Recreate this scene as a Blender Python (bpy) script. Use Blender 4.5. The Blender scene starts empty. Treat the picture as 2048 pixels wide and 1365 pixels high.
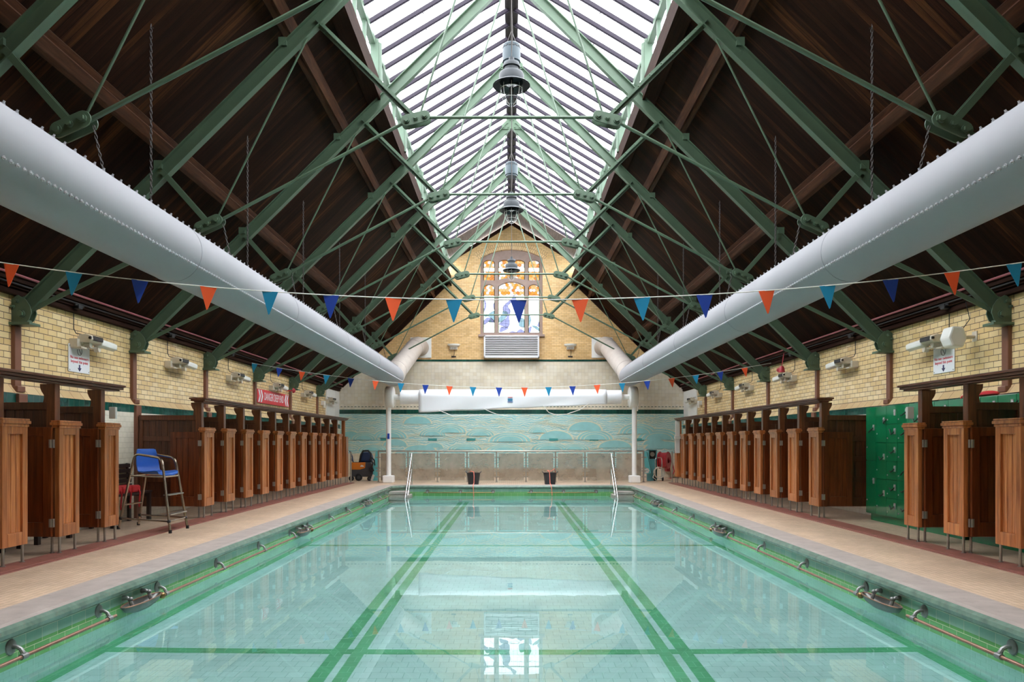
import bpy, bmesh, math, random
from mathutils import Vector, Matrix
random.seed(7)
R = math.radians
SC = bpy.context.scene
COL = SC.collection
F = 1480.0; VX = 1023.0; VY = 885.0; CZ = 1.5
def P(px, py, D): return Vector(((px-VX)*D/F, D, CZ-(py-VY)*D/F))

# ------------------------------------------------------------------ mesh builder
class MB:
    def __init__(s): s.v=[]; s.f=[]; s.m=[]; s.uv=[]; s.mi=0
    def add(s, vs, fs, uvs=None):
        b=len(s.v); s.v+= [tuple(v) for v in vs]
        for k,f in enumerate(fs):
            s.f.append([b+i for i in f]); s.m.append(s.mi); s.uv.append(uvs[k] if uvs else None)
        return s
    def box(s,x0,x1,y0,y1,z0,z1):
        x0,x1=min(x0,x1),max(x0,x1); y0,y1=min(y0,y1),max(y0,y1); z0,z1=min(z0,z1),max(z0,z1)
        return s.add([(x0,y0,z0),(x1,y0,z0),(x1,y1,z0),(x0,y1,z0),(x0,y0,z1),(x1,y0,z1),(x1,y1,z1),(x0,y1,z1)],
              [(0,3,2,1),(4,5,6,7),(0,1,5,4),(1,2,6,5),(2,3,7,6),(3,0,4,7)])
    def bar(s,p0,p1,w,h,side=None):
        """rectangular bar from p0 to p1; w along 'side', h across"""
        p0=Vector(p0);p1=Vector(p1); d=(p1-p0).normalized()
        sd=Vector(side) if side else Vector((0,1,0))
        sd=(sd-d*sd.dot(d)).normalized(); u=d.cross(sd)
        a=sd*(w/2); b=u*(h/2)
        vs=[p0-a-b,p0+a-b,p0+a+b,p0-a+b,p1-a-b,p1+a-b,p1+a+b,p1-a+b]
        return s.add(vs,[(0,3,2,1),(4,5,6,7),(0,1,5,4),(1,2,6,5),(2,3,7,6),(3,0,4,7)])
    def tube(s,pts,r,n=8,closed=False):
        pts=[Vector(p) for p in pts]; m=len(pts); rr=r if isinstance(r,(list,tuple)) else [r]*m
        ref=None; rings=[]
        for i in range(m):
            if closed: t=(pts[(i+1)%m]-pts[i-1]).normalized()
            elif i==0: t=(pts[1]-pts[0]).normalized()
            elif i==m-1: t=(pts[-1]-pts[-2]).normalized()
            else: t=((pts[i]-pts[i-1]).normalized()+(pts[i+1]-pts[i]).normalized()).normalized()
            if ref is None:
                ref=Vector((0,0,1)) if abs(t.z)<.9 else Vector((1,0,0))
            u=ref-t*ref.dot(t)
            if u.length<1e-6: u=t.orthogonal()
            u.normalize(); w=t.cross(u); ref=u
            k=1.0
            if 0<i<m-1 and not closed:
                c=(pts[i]-pts[i-1]).normalized().dot(t); k=1.0/max(c,.5)
            rings.append([pts[i]+(u*math.cos(2*math.pi*j/n)+w*math.sin(2*math.pi*j/n))*rr[i]*(k if k<1.06 else 1.0) for j in range(n)])
        vs=[v for g in rings for v in g]; fs=[]
        for i in range(m if closed else m-1):
            a=i*n; b=((i+1)%m)*n
            for j in range(n): fs.append((a+j,a+(j+1)%n,b+(j+1)%n,b+j))
        if not closed:
            fs.append(tuple(range(n-1,-1,-1))); fs.append(tuple((m-1)*n+j for j in range(n)))
        return s.add(vs,fs)
    def cyl(s,p0,p1,r,n=12,r1=None): return s.tube([p0,p1],[r,r if r1 is None else r1],n)
    def lathe(s,prof,c,axis=(0,0,1),n=24):
        """prof: list of (radius, height along axis)"""
        ax=Vector(axis).normalized(); u=ax.orthogonal().normalized(); w=ax.cross(u); c=Vector(c)
        vs=[];fs=[]
        for (r,h) in prof:
            for j in range(n):
                a=2*math.pi*j/n; vs.append(c+ax*h+(u*math.cos(a)+w*math.sin(a))*max(r,1e-4))
        for i in range(len(prof)-1):
            for j in range(n): fs.append((i*n+j,i*n+(j+1)%n,(i+1)*n+(j+1)%n,(i+1)*n+j))
        return s.add(vs,fs)
    def ball(s,c,r,n=10,sx=1,sy=1,sz=1):
        c=Vector(c); m=n//2+1; vs=[];fs=[]
        for i in range(m+1):
            t=math.pi*i/m
            for j in range(n):
                a=2*math.pi*j/n
                vs.append(c+Vector((r*sx*math.sin(t)*math.cos(a)+1e-6,r*sy*math.sin(t)*math.sin(a),r*sz*math.cos(t))))
        for i in range(m):
            for j in range(n): fs.append((i*n+j,i*n+(j+1)%n,(i+1)*n+(j+1)%n,(i+1)*n+j))
        return s.add(vs,fs)
    def prism(s,poly,o,u,v,d):
        """polygon (a,b) -> o+a*u+b*v, extruded by vector d"""
        o=Vector(o);u=Vector(u);v=Vector(v);d=Vector(d); n=len(poly)
        A=[o+u*a+v*b for a,b in poly]; B=[p+d for p in A]
        fs=[tuple(range(n-1,-1,-1)),tuple(range(n,2*n))]+[(i,(i+1)%n,n+(i+1)%n,n+i) for i in range(n)]
        return s.add(A+B,fs)
    def quad(s,a,b,c,d,uv=None): return s.add([a,b,c,d],[(0,1,2,3)],[uv] if uv else None)
    def plate(s,outer,holes,o,u,v,d):
        """polygon with holes, extruded"""
        bm=bmesh.new(); o=Vector(o);u=Vector(u);v=Vector(v);d=Vector(d); es=[]; n0=len(outer)
        for lp in [outer]+holes:
            vv=[bm.verts.new((a,b,0)) for a,b in lp]
            for i in range(len(vv)): es.append(bm.edges.new((vv[i],vv[(i+1)%len(vv)])))
        bmesh.ops.triangle_fill(bm,use_beauty=True,use_dissolve=False,edges=es,normal=(0,0,1))
        bm.verts.index_update()
        pts=[(w.co.x,w.co.y) for w in bm.verts]; tri=[[w.index for w in f.verts] for f in bm.faces]; N=len(pts); bm.free()
        A=[o+u*a+v*b for a,b in pts]; B=[p+d for p in A]; fs=[]; uvs=[]
        for t in tri:
            fs.append(tuple(t)); uvs.append([pts[i] for i in t])
        for t in tri:
            fs.append(tuple(N+i for i in reversed(t))); uvs.append([pts[i] for i in reversed(t)])
        k=0
        for lp in [outer]+holes:
            m=len(lp)
            for i in range(m):
                a=k+i;b=k+(i+1)%m
                fs.append((a,b,N+b,N+a)); L=d.length
                uvs.append([pts[a],pts[b],(pts[b][0]+L,pts[b][1]),(pts[a][0]+L,pts[a][1])])
            k+=m
        return s.add(A+B,fs,uvs)
    def mesh(s,name,mats,smooth=False,angle=40):
        me=bpy.data.meshes.new(name); me.from_pydata(s.v,[],s.f)
        if not isinstance(mats,(list,tuple)): mats=[mats]
        for m in mats: me.materials.append(m)
        me.polygons.foreach_set('material_index',s.m)
        ul=me.uv_layers.new(name='UVMap')
        for p,uv in zip(me.polygons,s.uv):
            if uv:
                for li,c in zip(p.loop_indices,uv): ul.data[li].uv=c
            else:
                n=p.normal; ax=max(range(3),key=lambda i:abs(n[i]))
                for li in p.loop_indices:
                    c=me.vertices[me.loops[li].vertex_index].co
                    ul.data[li].uv=((c.y,c.z),(c.x,c.z),(c.x,c.y))[ax]
        bm=bmesh.new(); bm.from_mesh(me); bmesh.ops.recalc_face_normals(bm,faces=bm.faces); bm.to_mesh(me); bm.free()
        if smooth:
            me.shade_smooth(); me.set_sharp_from_angle(angle=R(angle))
        return me
    def build(s,name,mats,parent=None,smooth=False,loc=None,bevel=0,angle=40):
        o=bpy.data.objects.new(name,s.mesh(name,mats,smooth,angle)); COL.objects.link(o)
        if parent: o.parent=parent
        if loc is not None: o.location=loc
        if bevel:
            b=o.modifiers.new('Bevel','BEVEL'); b.width=bevel; b.segments=2; b.limit_method='ANGLE'
        return o
def tag(o,label=None,cat=None,group=None,kind=None):
    if label: o['label']=label
    if cat: o['category']=cat
    if group: o['group']=group
    if kind: o['kind']=kind
    return o
def thing(name,label,cat,loc=(0,0,0),group=None,kind=None):
    o=bpy.data.objects.new(name,None); COL.objects.link(o); o.location=loc; o.empty_display_size=.1
    return tag(o,label,cat,group,kind)
def struct(o): o['kind']='structure'; return o
def inst(o,parent=None,loc=None,rot=None,name=None):
    c=o.copy()
    if name: c.name=name
    COL.objects.link(c)
    if parent: c.parent=parent
    if loc is not None: c.location=loc
    if rot is not None: c.rotation_euler=rot
    return c
def dup(root,loc=None,label=None):
    c=root.copy(); COL.objects.link(c)
    if loc is not None: c.location=loc
    if label: c['label']=label
    def rec(a,b):
        for ch in list(a.children):
            d=ch.copy(); COL.objects.link(d); d.parent=b; rec(ch,d)
    rec(root,c); return c
ORD=['first','second','third','fourth','fifth','sixth','seventh','eighth','ninth','tenth','eleventh','twelfth']

# ------------------------------------------------------------------ materials
def srgb(r,g,b):
    f=lambda c:(c/255/12.92 if c/255<=.04045 else ((c/255+.055)/1.055)**2.4)
    return (f(r),f(g),f(b),1)
class NT:
    def __init__(s,name):
        s.mat=bpy.data.materials.new(name); s.mat.use_nodes=True; s.t=s.mat.node_tree; s.t.nodes.clear()
        s.out=s.n('ShaderNodeOutputMaterial')
    def n(s,ty,**k):
        x=s.t.nodes.new(ty)
        for a,b in k.items(): setattr(x,a,b)
        return x
    def l(s,a,b): s.t.links.new(a,b)
    def coords(s,kind='Object',scale=(1,1,1),rot=(0,0,0)):
        tc=s.n('ShaderNodeTexCoord'); mp=s.n('ShaderNodeMapping'); mp.inputs['Scale'].default_value=scale; mp.inputs['Rotation'].default_value=rot
        s.l(tc.outputs[kind],mp.inputs['Vector']); return mp.outputs['Vector']
    def noise(s,vec,scale,detail=4,rough=.55,dist=0):
        x=s.n('ShaderNodeTexNoise'); x.inputs['Scale'].default_value=scale; x.inputs['Detail'].default_value=detail
        x.inputs['Roughness'].default_value=rough; x.inputs['Distortion'].default_value=dist
        if vec is not None: s.l(vec,x.inputs['Vector'])
        return x.outputs['Fac']
    def ramp(s,fac,stops):
        x=s.n('ShaderNodeValToRGB'); e=x.color_ramp.elements
        while len(e)<len(stops): e.new(.5)
        for i,(p,c) in enumerate(stops): e[i].position=p; e[i].color=c if len(c)==4 else (*c,1)
        s.l(fac,x.inputs['Fac']); return x.outputs['Color']
    def mix(s,fac,a,b,mode='MIX'):
        x=s.n('ShaderNodeMix',data_type='RGBA',blend_type=mode)
        for sock,val in ((x.inputs[0],fac),(x.inputs[6],a),(x.inputs[7],b)):
            if hasattr(val,'is_output'): s.l(val,sock)
            else: sock.default_value=val
        return x.outputs[2]
    def math(s,op,a,b=0.0):
        x=s.n('ShaderNodeMath',operation=op)
        for i,val in enumerate((a,b)):
            if hasattr(val,'is_output'): s.l(val,x.inputs[i])
            else: x.inputs[i].default_value=val
        return x.outputs[0]
    def bump(s,h,strength=.2,dist=.01):
        x=s.n('ShaderNodeBump'); x.inputs['Strength'].default_value=strength; x.inputs['Distance'].default_value=dist
        s.l(h,x.inputs['Height']); return x.outputs['Normal']
    def pbr(s,col,rough=.5,metal=0,normal=None,spec=.5,coat=0):
        p=s.n('ShaderNodeBsdfPrincipled')
        for nm,val in (('Base Color',col),('Roughness',rough),('Metallic',metal),('Specular IOR Level',spec),('Coat Weight',coat)):
            if hasattr(val,'is_output'): s.l(val,p.inputs[nm])
            else: p.inputs[nm].default_value=val
        if normal is not None: s.l(normal,p.inputs['Normal'])
        s.l(p.outputs[0],s.out.inputs[0]); return s.mat
def paint(name,c,rough=.45,metal=0,var=.12,scale=3,spec=.5,dirt=None,bump=0):
    t=NT(name); v=t.coords(); n=t.noise(v,scale,5)
    d=tuple(max(0,x*(1-var)) for x in c[:3])+(1,); b=tuple(min(1,x*(1+var)) for x in c[:3])+(1,)
    col=t.ramp(n,[(.3,d),(.7,b)])
    if dirt:
        n2=t.noise(v,scale*2.3,8,.7); col=t.mix(t.ramp(n2,[(.55,(0,0,0,1)),(.75,(.6,.6,.6,1))]),col,dirt)
    nm=t.bump(t.noise(v,60,3),bump,.004) if bump else None
    return t.pbr(col,rough,metal,nm,spec)
def wood(name,dark,mid,light,rough=.38,scale=1,rand=True,axis='Z',spec=.5,grain=1.0):
    t=NT(name); sc={'Z':(14,14,.9),'X':(.9,14,14),'Y':(14,.9,14)}[axis]
    tc=t.n('ShaderNodeTexCoord'); oi=t.n('ShaderNodeObjectInfo')
    off=t.n('ShaderNodeVectorMath',operation='ADD'); t.l(tc.outputs['Object'],off.inputs[0])
    cm=t.n('ShaderNodeCombineXYZ'); rr=t.math('MULTIPLY',oi.outputs['Random'],37.0)
    for i in range(3): t.l(rr,cm.inputs[i])
    t.l(cm.outputs[0],off.inputs[1])
    mp=t.n('ShaderNodeMapping'); mp.inputs['Scale'].default_value=tuple(a*scale for a in sc); t.l(off.outputs[0],mp.inputs['Vector'])
    n=t.noise(mp.outputs[0],1.6,6,.6,.6*grain); col=t.ramp(n,[(.28,dark),(.52,mid),(.75,light)])
    if rand:
        hv=t.n('ShaderNodeHueSaturation'); t.l(col,hv.inputs['Color'])
        t.l(t.math('ADD',t.math('MULTIPLY',oi.outputs['Random'],.35),.82),hv.inputs['Value']); col=hv.outputs[0]
    return t.pbr(col,rough,0,t.bump(n,.12,.003),spec)
def bricks(name,c1,c2,mort,w,h,ms=.005,rough=.3,bumpd=.004,warm=None,offset=.5,spec=.5,uvrot=0):
    t=NT(name); v=t.coords('UV',rot=(0,0,uvrot))
    b=t.n('ShaderNodeTexBrick'); b.offset=offset
    b.inputs['Color1'].default_value=c1; b.inputs['Color2'].default_value=c2; b.inputs['Mortar'].default_value=mort
    b.inputs['Scale'].default_value=1; b.inputs['Mortar Size'].default_value=ms; b.inputs['Mortar Smooth'].default_value=.3
    b.inputs['Brick Width'].default_value=w; b.inputs['Row Height'].default_value=h; b.inputs['Bias'].default_value=0
    t.l(v,b.inputs['Vector']); col=b.outputs['Color']
    n=t.noise(v,1.3,5); 
    lo=(.84,.82,.80,1); col=t.mix(1.0,col,t.ramp(n,[(.3,lo),(.65,(1.04,1.03,1.0,1))]),'MULTIPLY')
    inv=t.math('SUBTRACT',1.0,b.outputs['Fac'])
    return t.pbr(col,rough,0,t.bump(inv,.5,bumpd),spec)
M={}
M['green']=paint('green_paint',(.078,.128,.080,1),.45,var=.10,scale=2.5,bump=.05)
M['brick']=bricks('buff_glazed_brick',srgb(236,212,164),srgb(222,190,136),srgb(88,74,72),.231,.0948,.0055,.22)
M['brickfar']=bricks('buff_brick',srgb(238,204,150),srgb(222,182,124),srgb(156,120,88),.215,.0756,.0045,.35)
M['voussoir']=bricks('arch_brick',srgb(240,208,156),srgb(226,188,132),srgb(130,98,72),.085,.16,.007,.35)
M['sillbrick']=bricks('sloped_sill_brick',srgb(226,200,158),srgb(212,182,138),srgb(126,100,84),.30,.3,.005,.25)
M['cream_tile']=bricks('cream_wall_tile',srgb(236,230,216),srgb(228,218,196),srgb(204,196,178),.15,.15,.004,.25,.001,offset=0)
M['white_tile']=bricks('white_wall_tile',srgb(232,228,214),srgb(226,222,206),srgb(190,186,170),.15,.10,.003,.18,.001)
M['brown_tile']=bricks('lower_wall_tile',srgb(196,180,156),srgb(176,156,130),srgb(130,110,92),.2,.1,.004,.35,.001)
M['darkgreen_tile']=bricks('dark_green_tile',srgb(22,82,72),srgb(12,62,56),srgb(66,100,88),.15,.3,.004,.12,.001,offset=0)
M['deck']=bricks('beige_deck_mosaic',srgb(212,186,162),srgb(198,172,146),srgb(140,116,98),.075,.075,.0035,.5,.0006,offset=0)
M['curb']=paint('red_brown_curb',srgb(142,88,76),.5,var=.2,scale=6,dirt=srgb(98,66,58),bump=.2)
M['stone']=paint('grey_coping_stone',srgb(168,157,150),.45,var=.14,scale=4,dirt=srgb(128,116,110),bump=.15)
M['nose']=paint('green_glazed_nosing',srgb(98,120,106),.25,var=.22,scale=9,dirt=srgb(118,104,86))
M['tile_a']=bricks('grey_green_pool_tile',srgb(158,198,180),srgb(142,186,168),srgb(216,220,196),.22,.125,.003,.12,.001)
M['tile_b']=bricks('bright_green_pool_tile',srgb(116,180,112),srgb(102,166,98),srgb(216,222,184),.22,.125,.003,.12,.001)
M['pool_tile']=bricks('pale_mint_pool_tile',srgb(204,238,238),srgb(196,232,231),srgb(152,200,196),.15,.15,.003,.3,.0005,offset=.5)
M['pool_line']=bricks('green_lane_tile',srgb(98,180,134),srgb(88,168,122),srgb(136,200,166),.15,.15,.003,.3,.0005)
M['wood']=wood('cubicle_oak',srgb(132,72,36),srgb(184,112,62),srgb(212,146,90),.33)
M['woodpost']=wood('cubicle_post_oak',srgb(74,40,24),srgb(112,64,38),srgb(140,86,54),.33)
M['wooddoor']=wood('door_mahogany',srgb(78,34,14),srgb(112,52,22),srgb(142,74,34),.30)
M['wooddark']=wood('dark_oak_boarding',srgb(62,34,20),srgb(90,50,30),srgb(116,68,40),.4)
M['rail']=wood('dark_rail_oak',srgb(70,38,24),srgb(100,60,40),srgb(124,80,56),.42,axis='Y')
M['purlin']=wood('brown_purlin',srgb(54,31,20),srgb(76,46,30),srgb(100,63,41),.6,axis='Y',rand=False,spec=.15)
M['curbbeam']=wood('dark_brown_beam',srgb(30,18,13),srgb(46,29,22),srgb(60,40,32),.75,axis='Y',rand=False,spec=.05)
M['postwood']=paint('brown_painted_post',srgb(118,76,58),.4,var=.12)
def ceiling_mat():
    t=NT('dark_roof_boarding'); uv=t.coords('UV'); sp=t.n('ShaderNodeSeparateXYZ'); t.l(uv,sp.inputs[0])
    u=t.math('DIVIDE',sp.outputs[0],.11); fl=t.math('FLOOR',u); fr=t.math('FRACT',u)
    wn=t.n('ShaderNodeTexWhiteNoise',noise_dimensions='1D'); t.l(fl,wn.inputs['W'])
    mp=t.n('ShaderNodeMapping'); mp.inputs['Scale'].default_value=(9,.5,1); t.l(uv,mp.inputs['Vector'])
    n=t.noise(mp.outputs[0],1.6,7,.65,.3)
    mp2=t.n('ShaderNodeMapping'); mp2.inputs['Scale'].default_value=(1.2,.25,1); t.l(uv,mp2.inputs['Vector'])
    n2=t.noise(mp2.outputs[0],1.0,4,.6)
    f=t.math('ADD',t.math('MULTIPLY',n,.5),t.math('ADD',t.math('MULTIPLY',wn.outputs[0],.16),t.math('MULTIPLY',n2,.38)))
    col=t.ramp(f,[(.38,srgb(22,11,6)),(.56,srgb(42,23,13)),(.70,srgb(84,50,26)),(.84,srgb(132,86,46))])
    gap=t.math('LESS_THAN',fr,.06); col=t.mix(gap,col,srgb(16,9,6))
    return t.pbr(col,.7,0,t.bump(t.math('SUBTRACT',1.0,gap),.4,.004),.06)
M['ceiling']=ceiling_mat()
def mural_mat():
    t=NT('wave_mural_tile'); uv=t.coords('UV')
    w=t.n('ShaderNodeTexWave',wave_type='BANDS',bands_direction='Y',wave_profile='SIN'); t.l(uv,w.inputs['Vector'])
    w.inputs['Scale'].default_value=3.6; w.inputs['Distortion'].default_value=9; w.inputs['Detail'].default_value=2.5; w.inputs['Detail Scale'].default_value=.9; w.inputs['Detail Roughness'].default_value=.45
    n=t.noise(uv,2.2,4); base=t.ramp(n,[(.3,srgb(146,202,206)),(.7,srgb(174,218,218))])
    c=t.mix(t.ramp(w.outputs['Fac'],[(.70,(0,0,0,1)),(.92,(.9,.9,.9,1))]),base,srgb(236,238,222))
    big=t.noise(uv,.9,3); c=t.mix(t.ramp(big,[(.60,(0,0,0,1)),(.72,(.7,.7,.7,1))]),c,srgb(206,210,190))
    return t.pbr(c,.3)
M['mural']=mural_mat()
M['mural_dome']=paint('turquoise_wave_tile',srgb(152,210,212),.28,var=.08)
M['mural_line']=paint('cream_wave_outline',srgb(222,224,202),.35,var=.05)
M['mural_vent']=paint('teal_grille',srgb(66,150,150),.35,var=.15)
M['duct']=paint('pale_grey_duct_paint',srgb(152,152,156),.65,var=.03,scale=1.2,spec=.2)
M['ductold']=paint('stained_pale_duct',srgb(180,170,162),.5,var=.07,scale=2.2,dirt=srgb(134,118,110))
M['bolt']=paint('duct_bolt_paint',srgb(190,190,196),.35)
M['white']=paint('white_paint',srgb(236,236,234),.4,var=.03)
M['whiteplastic']=paint('white_plastic',srgb(232,232,226),.35,var=.04)
M['cover']=paint('white_pool_cover',srgb(240,241,246),.5,var=.02,scale=.8)
M['offwhite']=paint('aged_white_fitting',srgb(206,198,182),.45,var=.10,scale=8,dirt=srgb(166,150,128))
M['steel']=paint('polished_steel',(.72,.72,.72,1),.18,1,var=.05)
M['steeld']=paint('dull_steel_leg',(.36,.34,.31,1),.4,.8,var=.12)
M['fencesteel']=paint('tarnished_steel_post',(.42,.40,.36,1),.35,.8,var=.15,scale=8)
M['hinge']=paint('hinge_metal',(.5,.49,.46,1),.35,.8)
M['bronze']=paint('aged_bronze',srgb(146,108,88),.32,.4,var=.2,scale=9)
M['pewter']=paint('weathered_pewter',srgb(134,134,132),.38,.3,var=.25,scale=14)
M['dish']=paint('dark_dish_bronze',srgb(86,86,82),.3,.4,var=.25,scale=9)
M['brass']=paint('dull_brass',srgb(130,104,66),.3,.7,var=.15)
M['black']=paint('black_rubber',(.012,.012,.014,1),.5)
M['blackwood']=paint('black_brown_bench_wood',srgb(46,34,32),.5,var=.2)
M['blue']=paint('blue_plastic_seat',srgb(52,112,214),.35,var=.05)
M['chairsteel']=paint('bronzed_chair_tube',(.44,.36,.28,1),.25,.9,var=.15,scale=5)
M['red']=paint('red_fabric',srgb(196,40,48),.6,var=.12)
M['signwhite']=paint('white_sign_board',srgb(226,228,232),.4,var=.02)
M['signred']=paint('sign_red',srgb(204,52,60),.45,var=.05)
M['signnavy']=paint('sign_navy',srgb(48,44,84),.45)
M['signtext']=paint('sign_red_letter',srgb(206,74,84),.5)
M['signdark']=paint('sign_dark_line',srgb(70,60,66),.5)
M['locker']=paint('green_locker_laminate',srgb(16,116,72),.10,var=.06,spec=.6)
M['lockerdark']=paint('dark_green_strap',srgb(8,56,36),.5)
M['silver']=paint('silver_lock_plate',(.7,.7,.7,1),.3,.7)
M['orange']=paint('orange_pennant',srgb(255,98,50),.6,var=.04)
M['teal']=paint('teal_pennant',srgb(20,140,186),.6,var=.04)
M['navy']=paint('blue_pennant',srgb(24,66,168),.6,var=.04)
M['cord']=paint('white_cord',srgb(228,226,220),.6)
M['rope']=paint('orange_rope',srgb(236,132,112),.6)
M['bucket']=paint('black_rubber_tub',srgb(44,48,54),.5)
M['lampcase']=paint('blue_grey_lamp_enamel',srgb(24,32,38),.55,var=.08)
M['lampdark']=paint('dark_lamp_inside',srgb(44,52,58),.35,.2)
M['drum']=paint('teal_grey_drum',srgb(26,46,54),.55,var=.06)
M['ridge']=paint('dark_ridge_timber',srgb(34,26,23),.6,var=.3,scale=6)
M['glazebar']=paint('purple_grey_glazing_bar',srgb(40,34,45),.6,spec=.2)
M['clergreen']=paint('pale_green_window_paint',srgb(84,104,86),.5,var=.06)
M['greyboard']=wood('weathered_grey_boards',srgb(84,76,72),srgb(110,100,96),srgb(132,122,116),.6,axis='Y',rand=False)
M['windowstone']=paint('brown_window_stone',srgb(150,128,118),.6,var=.12,scale=5,bump=.1)
M['conduit']=paint('pink_conduit',srgb(150,82,88),.45,var=.15)
M['chain']=paint('dark_chain_steel',(.045,.036,.032,1),.5,.2)
M['turq']=paint('turquoise_board',srgb(112,208,214),.45,var=.05)
M['turqd']=paint('turquoise_cabinet',srgb(92,160,168),.45,var=.08)
M['hose']=paint('red_hose',srgb(178,48,60),.45,var=.1)
M['machorange']=paint('orange_machine_panel',srgb(222,128,44),.4,var=.05)
M['machgrey']=paint('charcoal_machine_body',srgb(64,64,70),.45,var=.08)
M['machblue']=paint('dark_blue_machine_hood',srgb(38,60,100),.4,var=.1)
M['louvre']=paint('louvre_aluminium',srgb(222,222,226),.4,.1,var=.03)
M['louvredark']=paint('dark_louvre_gap',srgb(58,56,56),.6)
def glassy(name,col,gloss=.06,rough=0.0):
    t=NT(name); a=t.n('ShaderNodeBsdfTransparent'); a.inputs[0].default_value=col
    b=t.n('ShaderNodeBsdfGlossy'); b.inputs['Roughness'].default_value=rough; b.inputs['Color'].default_value=(1,1,1,1)
    m=t.n('ShaderNodeMixShader'); m.inputs[0].default_value=gloss
    t.l(a.outputs[0],m.inputs[1]); t.l(b.outputs[0],m.inputs[2]); t.l(m.outputs[0],t.out.inputs[0]); return t.mat
M['skyglass']=glassy('roof_glass',(.97,.98,1,1),.03)
M['globe']=glassy('clear_lamp_globe',(.88,.90,.92,1),.10)
M['sg_white']=glassy('white_stained_glass',(.42,.42,.44,1),.02)
M['sg_or1']=glassy('orange_stained_glass',(.12,.05,.008,1),.02)
M['sg_or2']=glassy('amber_stained_glass',(.12,.072,.028,1),.02)
M['sg_or3']=glassy('brown_orange_stained_glass',(.10,.036,.008,1),.02)
M['sg_hexw']=glassy('clear_hexagon_glass',(.125,.12,.115,1),.02)
M['sg_lilac']=glassy('lilac_stained_glass',(.14,.15,.25,1),.02)
M['sg_aqua']=glassy('aqua_stained_glass',(.12,.19,.21,1),.02)
M['sg_teal']=glassy('teal_stained_glass',(.06,.14,.12,1),.02)
M['sg_green']=glassy('pale_green_glass_border',(.085,.115,.05,1),.02)
M['lead']=paint('lead_came',srgb(70,66,72),.5)
def fence_mat():
    t=NT('dirty_clear_fence_panel'); v=t.coords('Object'); n=t.noise(v,2.5,5)
    a=t.n('ShaderNodeBsdfTransparent'); a.inputs[0].default_value=(.80,.80,.78,1)
    d=t.n('ShaderNodeBsdfPrincipled'); t.l(t.ramp(n,[(.3,srgb(170,156,140)),(.7,srgb(196,184,168))]),d.inputs['Base Color']); d.inputs['Roughness'].default_value=.35
    m=t.n('ShaderNodeMixShader'); t.l(t.math('ADD',t.math('MULTIPLY',n,.25),.28),m.inputs[0])
    t.l(a.outputs[0],m.inputs[1]); t.l(d.outputs[0],m.inputs[2]); t.l(m.outputs[0],t.out.inputs[0]); return t.mat
M['fencepanel']=fence_mat()
def water_mat():
    t=NT('pool_water'); v=t.coords('Object',scale=(.8,1.0,1)); n=t.noise(v,2.2,3,.5); 
    g=t.n('ShaderNodeBsdfGlass'); g.inputs['Color'].default_value=(.90,.99,.975,1); g.inputs['IOR'].default_value=1.333; g.inputs['Roughness'].default_value=0
    t.l(t.bump(n,.06,.005),g.inputs['Normal']); t.l(g.outputs[0],t.out.inputs[0]); return t.mat
M['water']=water_mat()

def text_mesh(txt,size,mat,extrude=.002):
    c=bpy.data.curves.new('lettering','FONT'); c.body=txt; c.size=size; c.align_x='CENTER'; c.align_y='CENTER'; c.extrude=extrude; c.space_line=.95
    o=bpy.data.objects.new('lettering',c); COL.objects.link(o); bpy.context.view_layer.update()
    dg=bpy.context.evaluated_depsgraph_get(); me=bpy.data.meshes.new_from_object(o.evaluated_get(dg))
    bpy.data.objects.remove(o); bpy.data.curves.remove(c); me.materials.clear(); me.materials.append(mat); return me
def wall_mtx(s,pos):
    x=Vector((0,-s,0)); y=Vector((0,0,1)); z=Vector((-s,0,0))   # s=-1 left wall, +1 right wall
    return Matrix(((x.x,y.x,z.x,pos[0]),(x.y,y.y,z.y,pos[1]),(x.z,y.z,z.z,pos[2]),(0,0,0,1)))
T_NO=text_mesh('No non swimmers\nbeyond this point',.072,M['signtext'])
T_DANGER=text_mesh('DANGER DEEP END',.25,M['signwhite'])

# ------------------------------------------------------------------ dimensions
XW=7.45; YB=-4.0; YF=31.8; YS=3.2          # side wall face, back wall, far wall
XP=4.13; PY0=2.75; PY1=25.6; ZW=-.36
TR=[7.65+3.44*k for k in range(7)] # trusses
def zroof(x): return 3.9+(XW-abs(x))*.98

# ------------------------------------------------------------------ floor, pool
def ring(e,nc=8,rad=.5):
    hx=XP+e; y0=PY0-e; y1=PY1+e; r=max(rad+e,.02); pts=[]
    for cx,cy,a0 in ((hx-r,y0+r,-90),(hx-r,y1-r,0),(-hx+r,y1-r,90),(-hx+r,y0+r,180)):
        for k in range(nc+1):
            a=R(a0+90*k/nc); pts.append((cx+r*math.cos(a),cy+r*math.sin(a)))
    return pts
b=MB()
b.plate([(-7.7,YB-.1),(7.7,YB-.1),(7.7,YF+.1),(-7.7,YF+.1)],[ring(.40)],(0,0,0),(1,0,0),(0,1,0),(0,0,-.12))
struct(b.build('floor',M['deck']))
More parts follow.
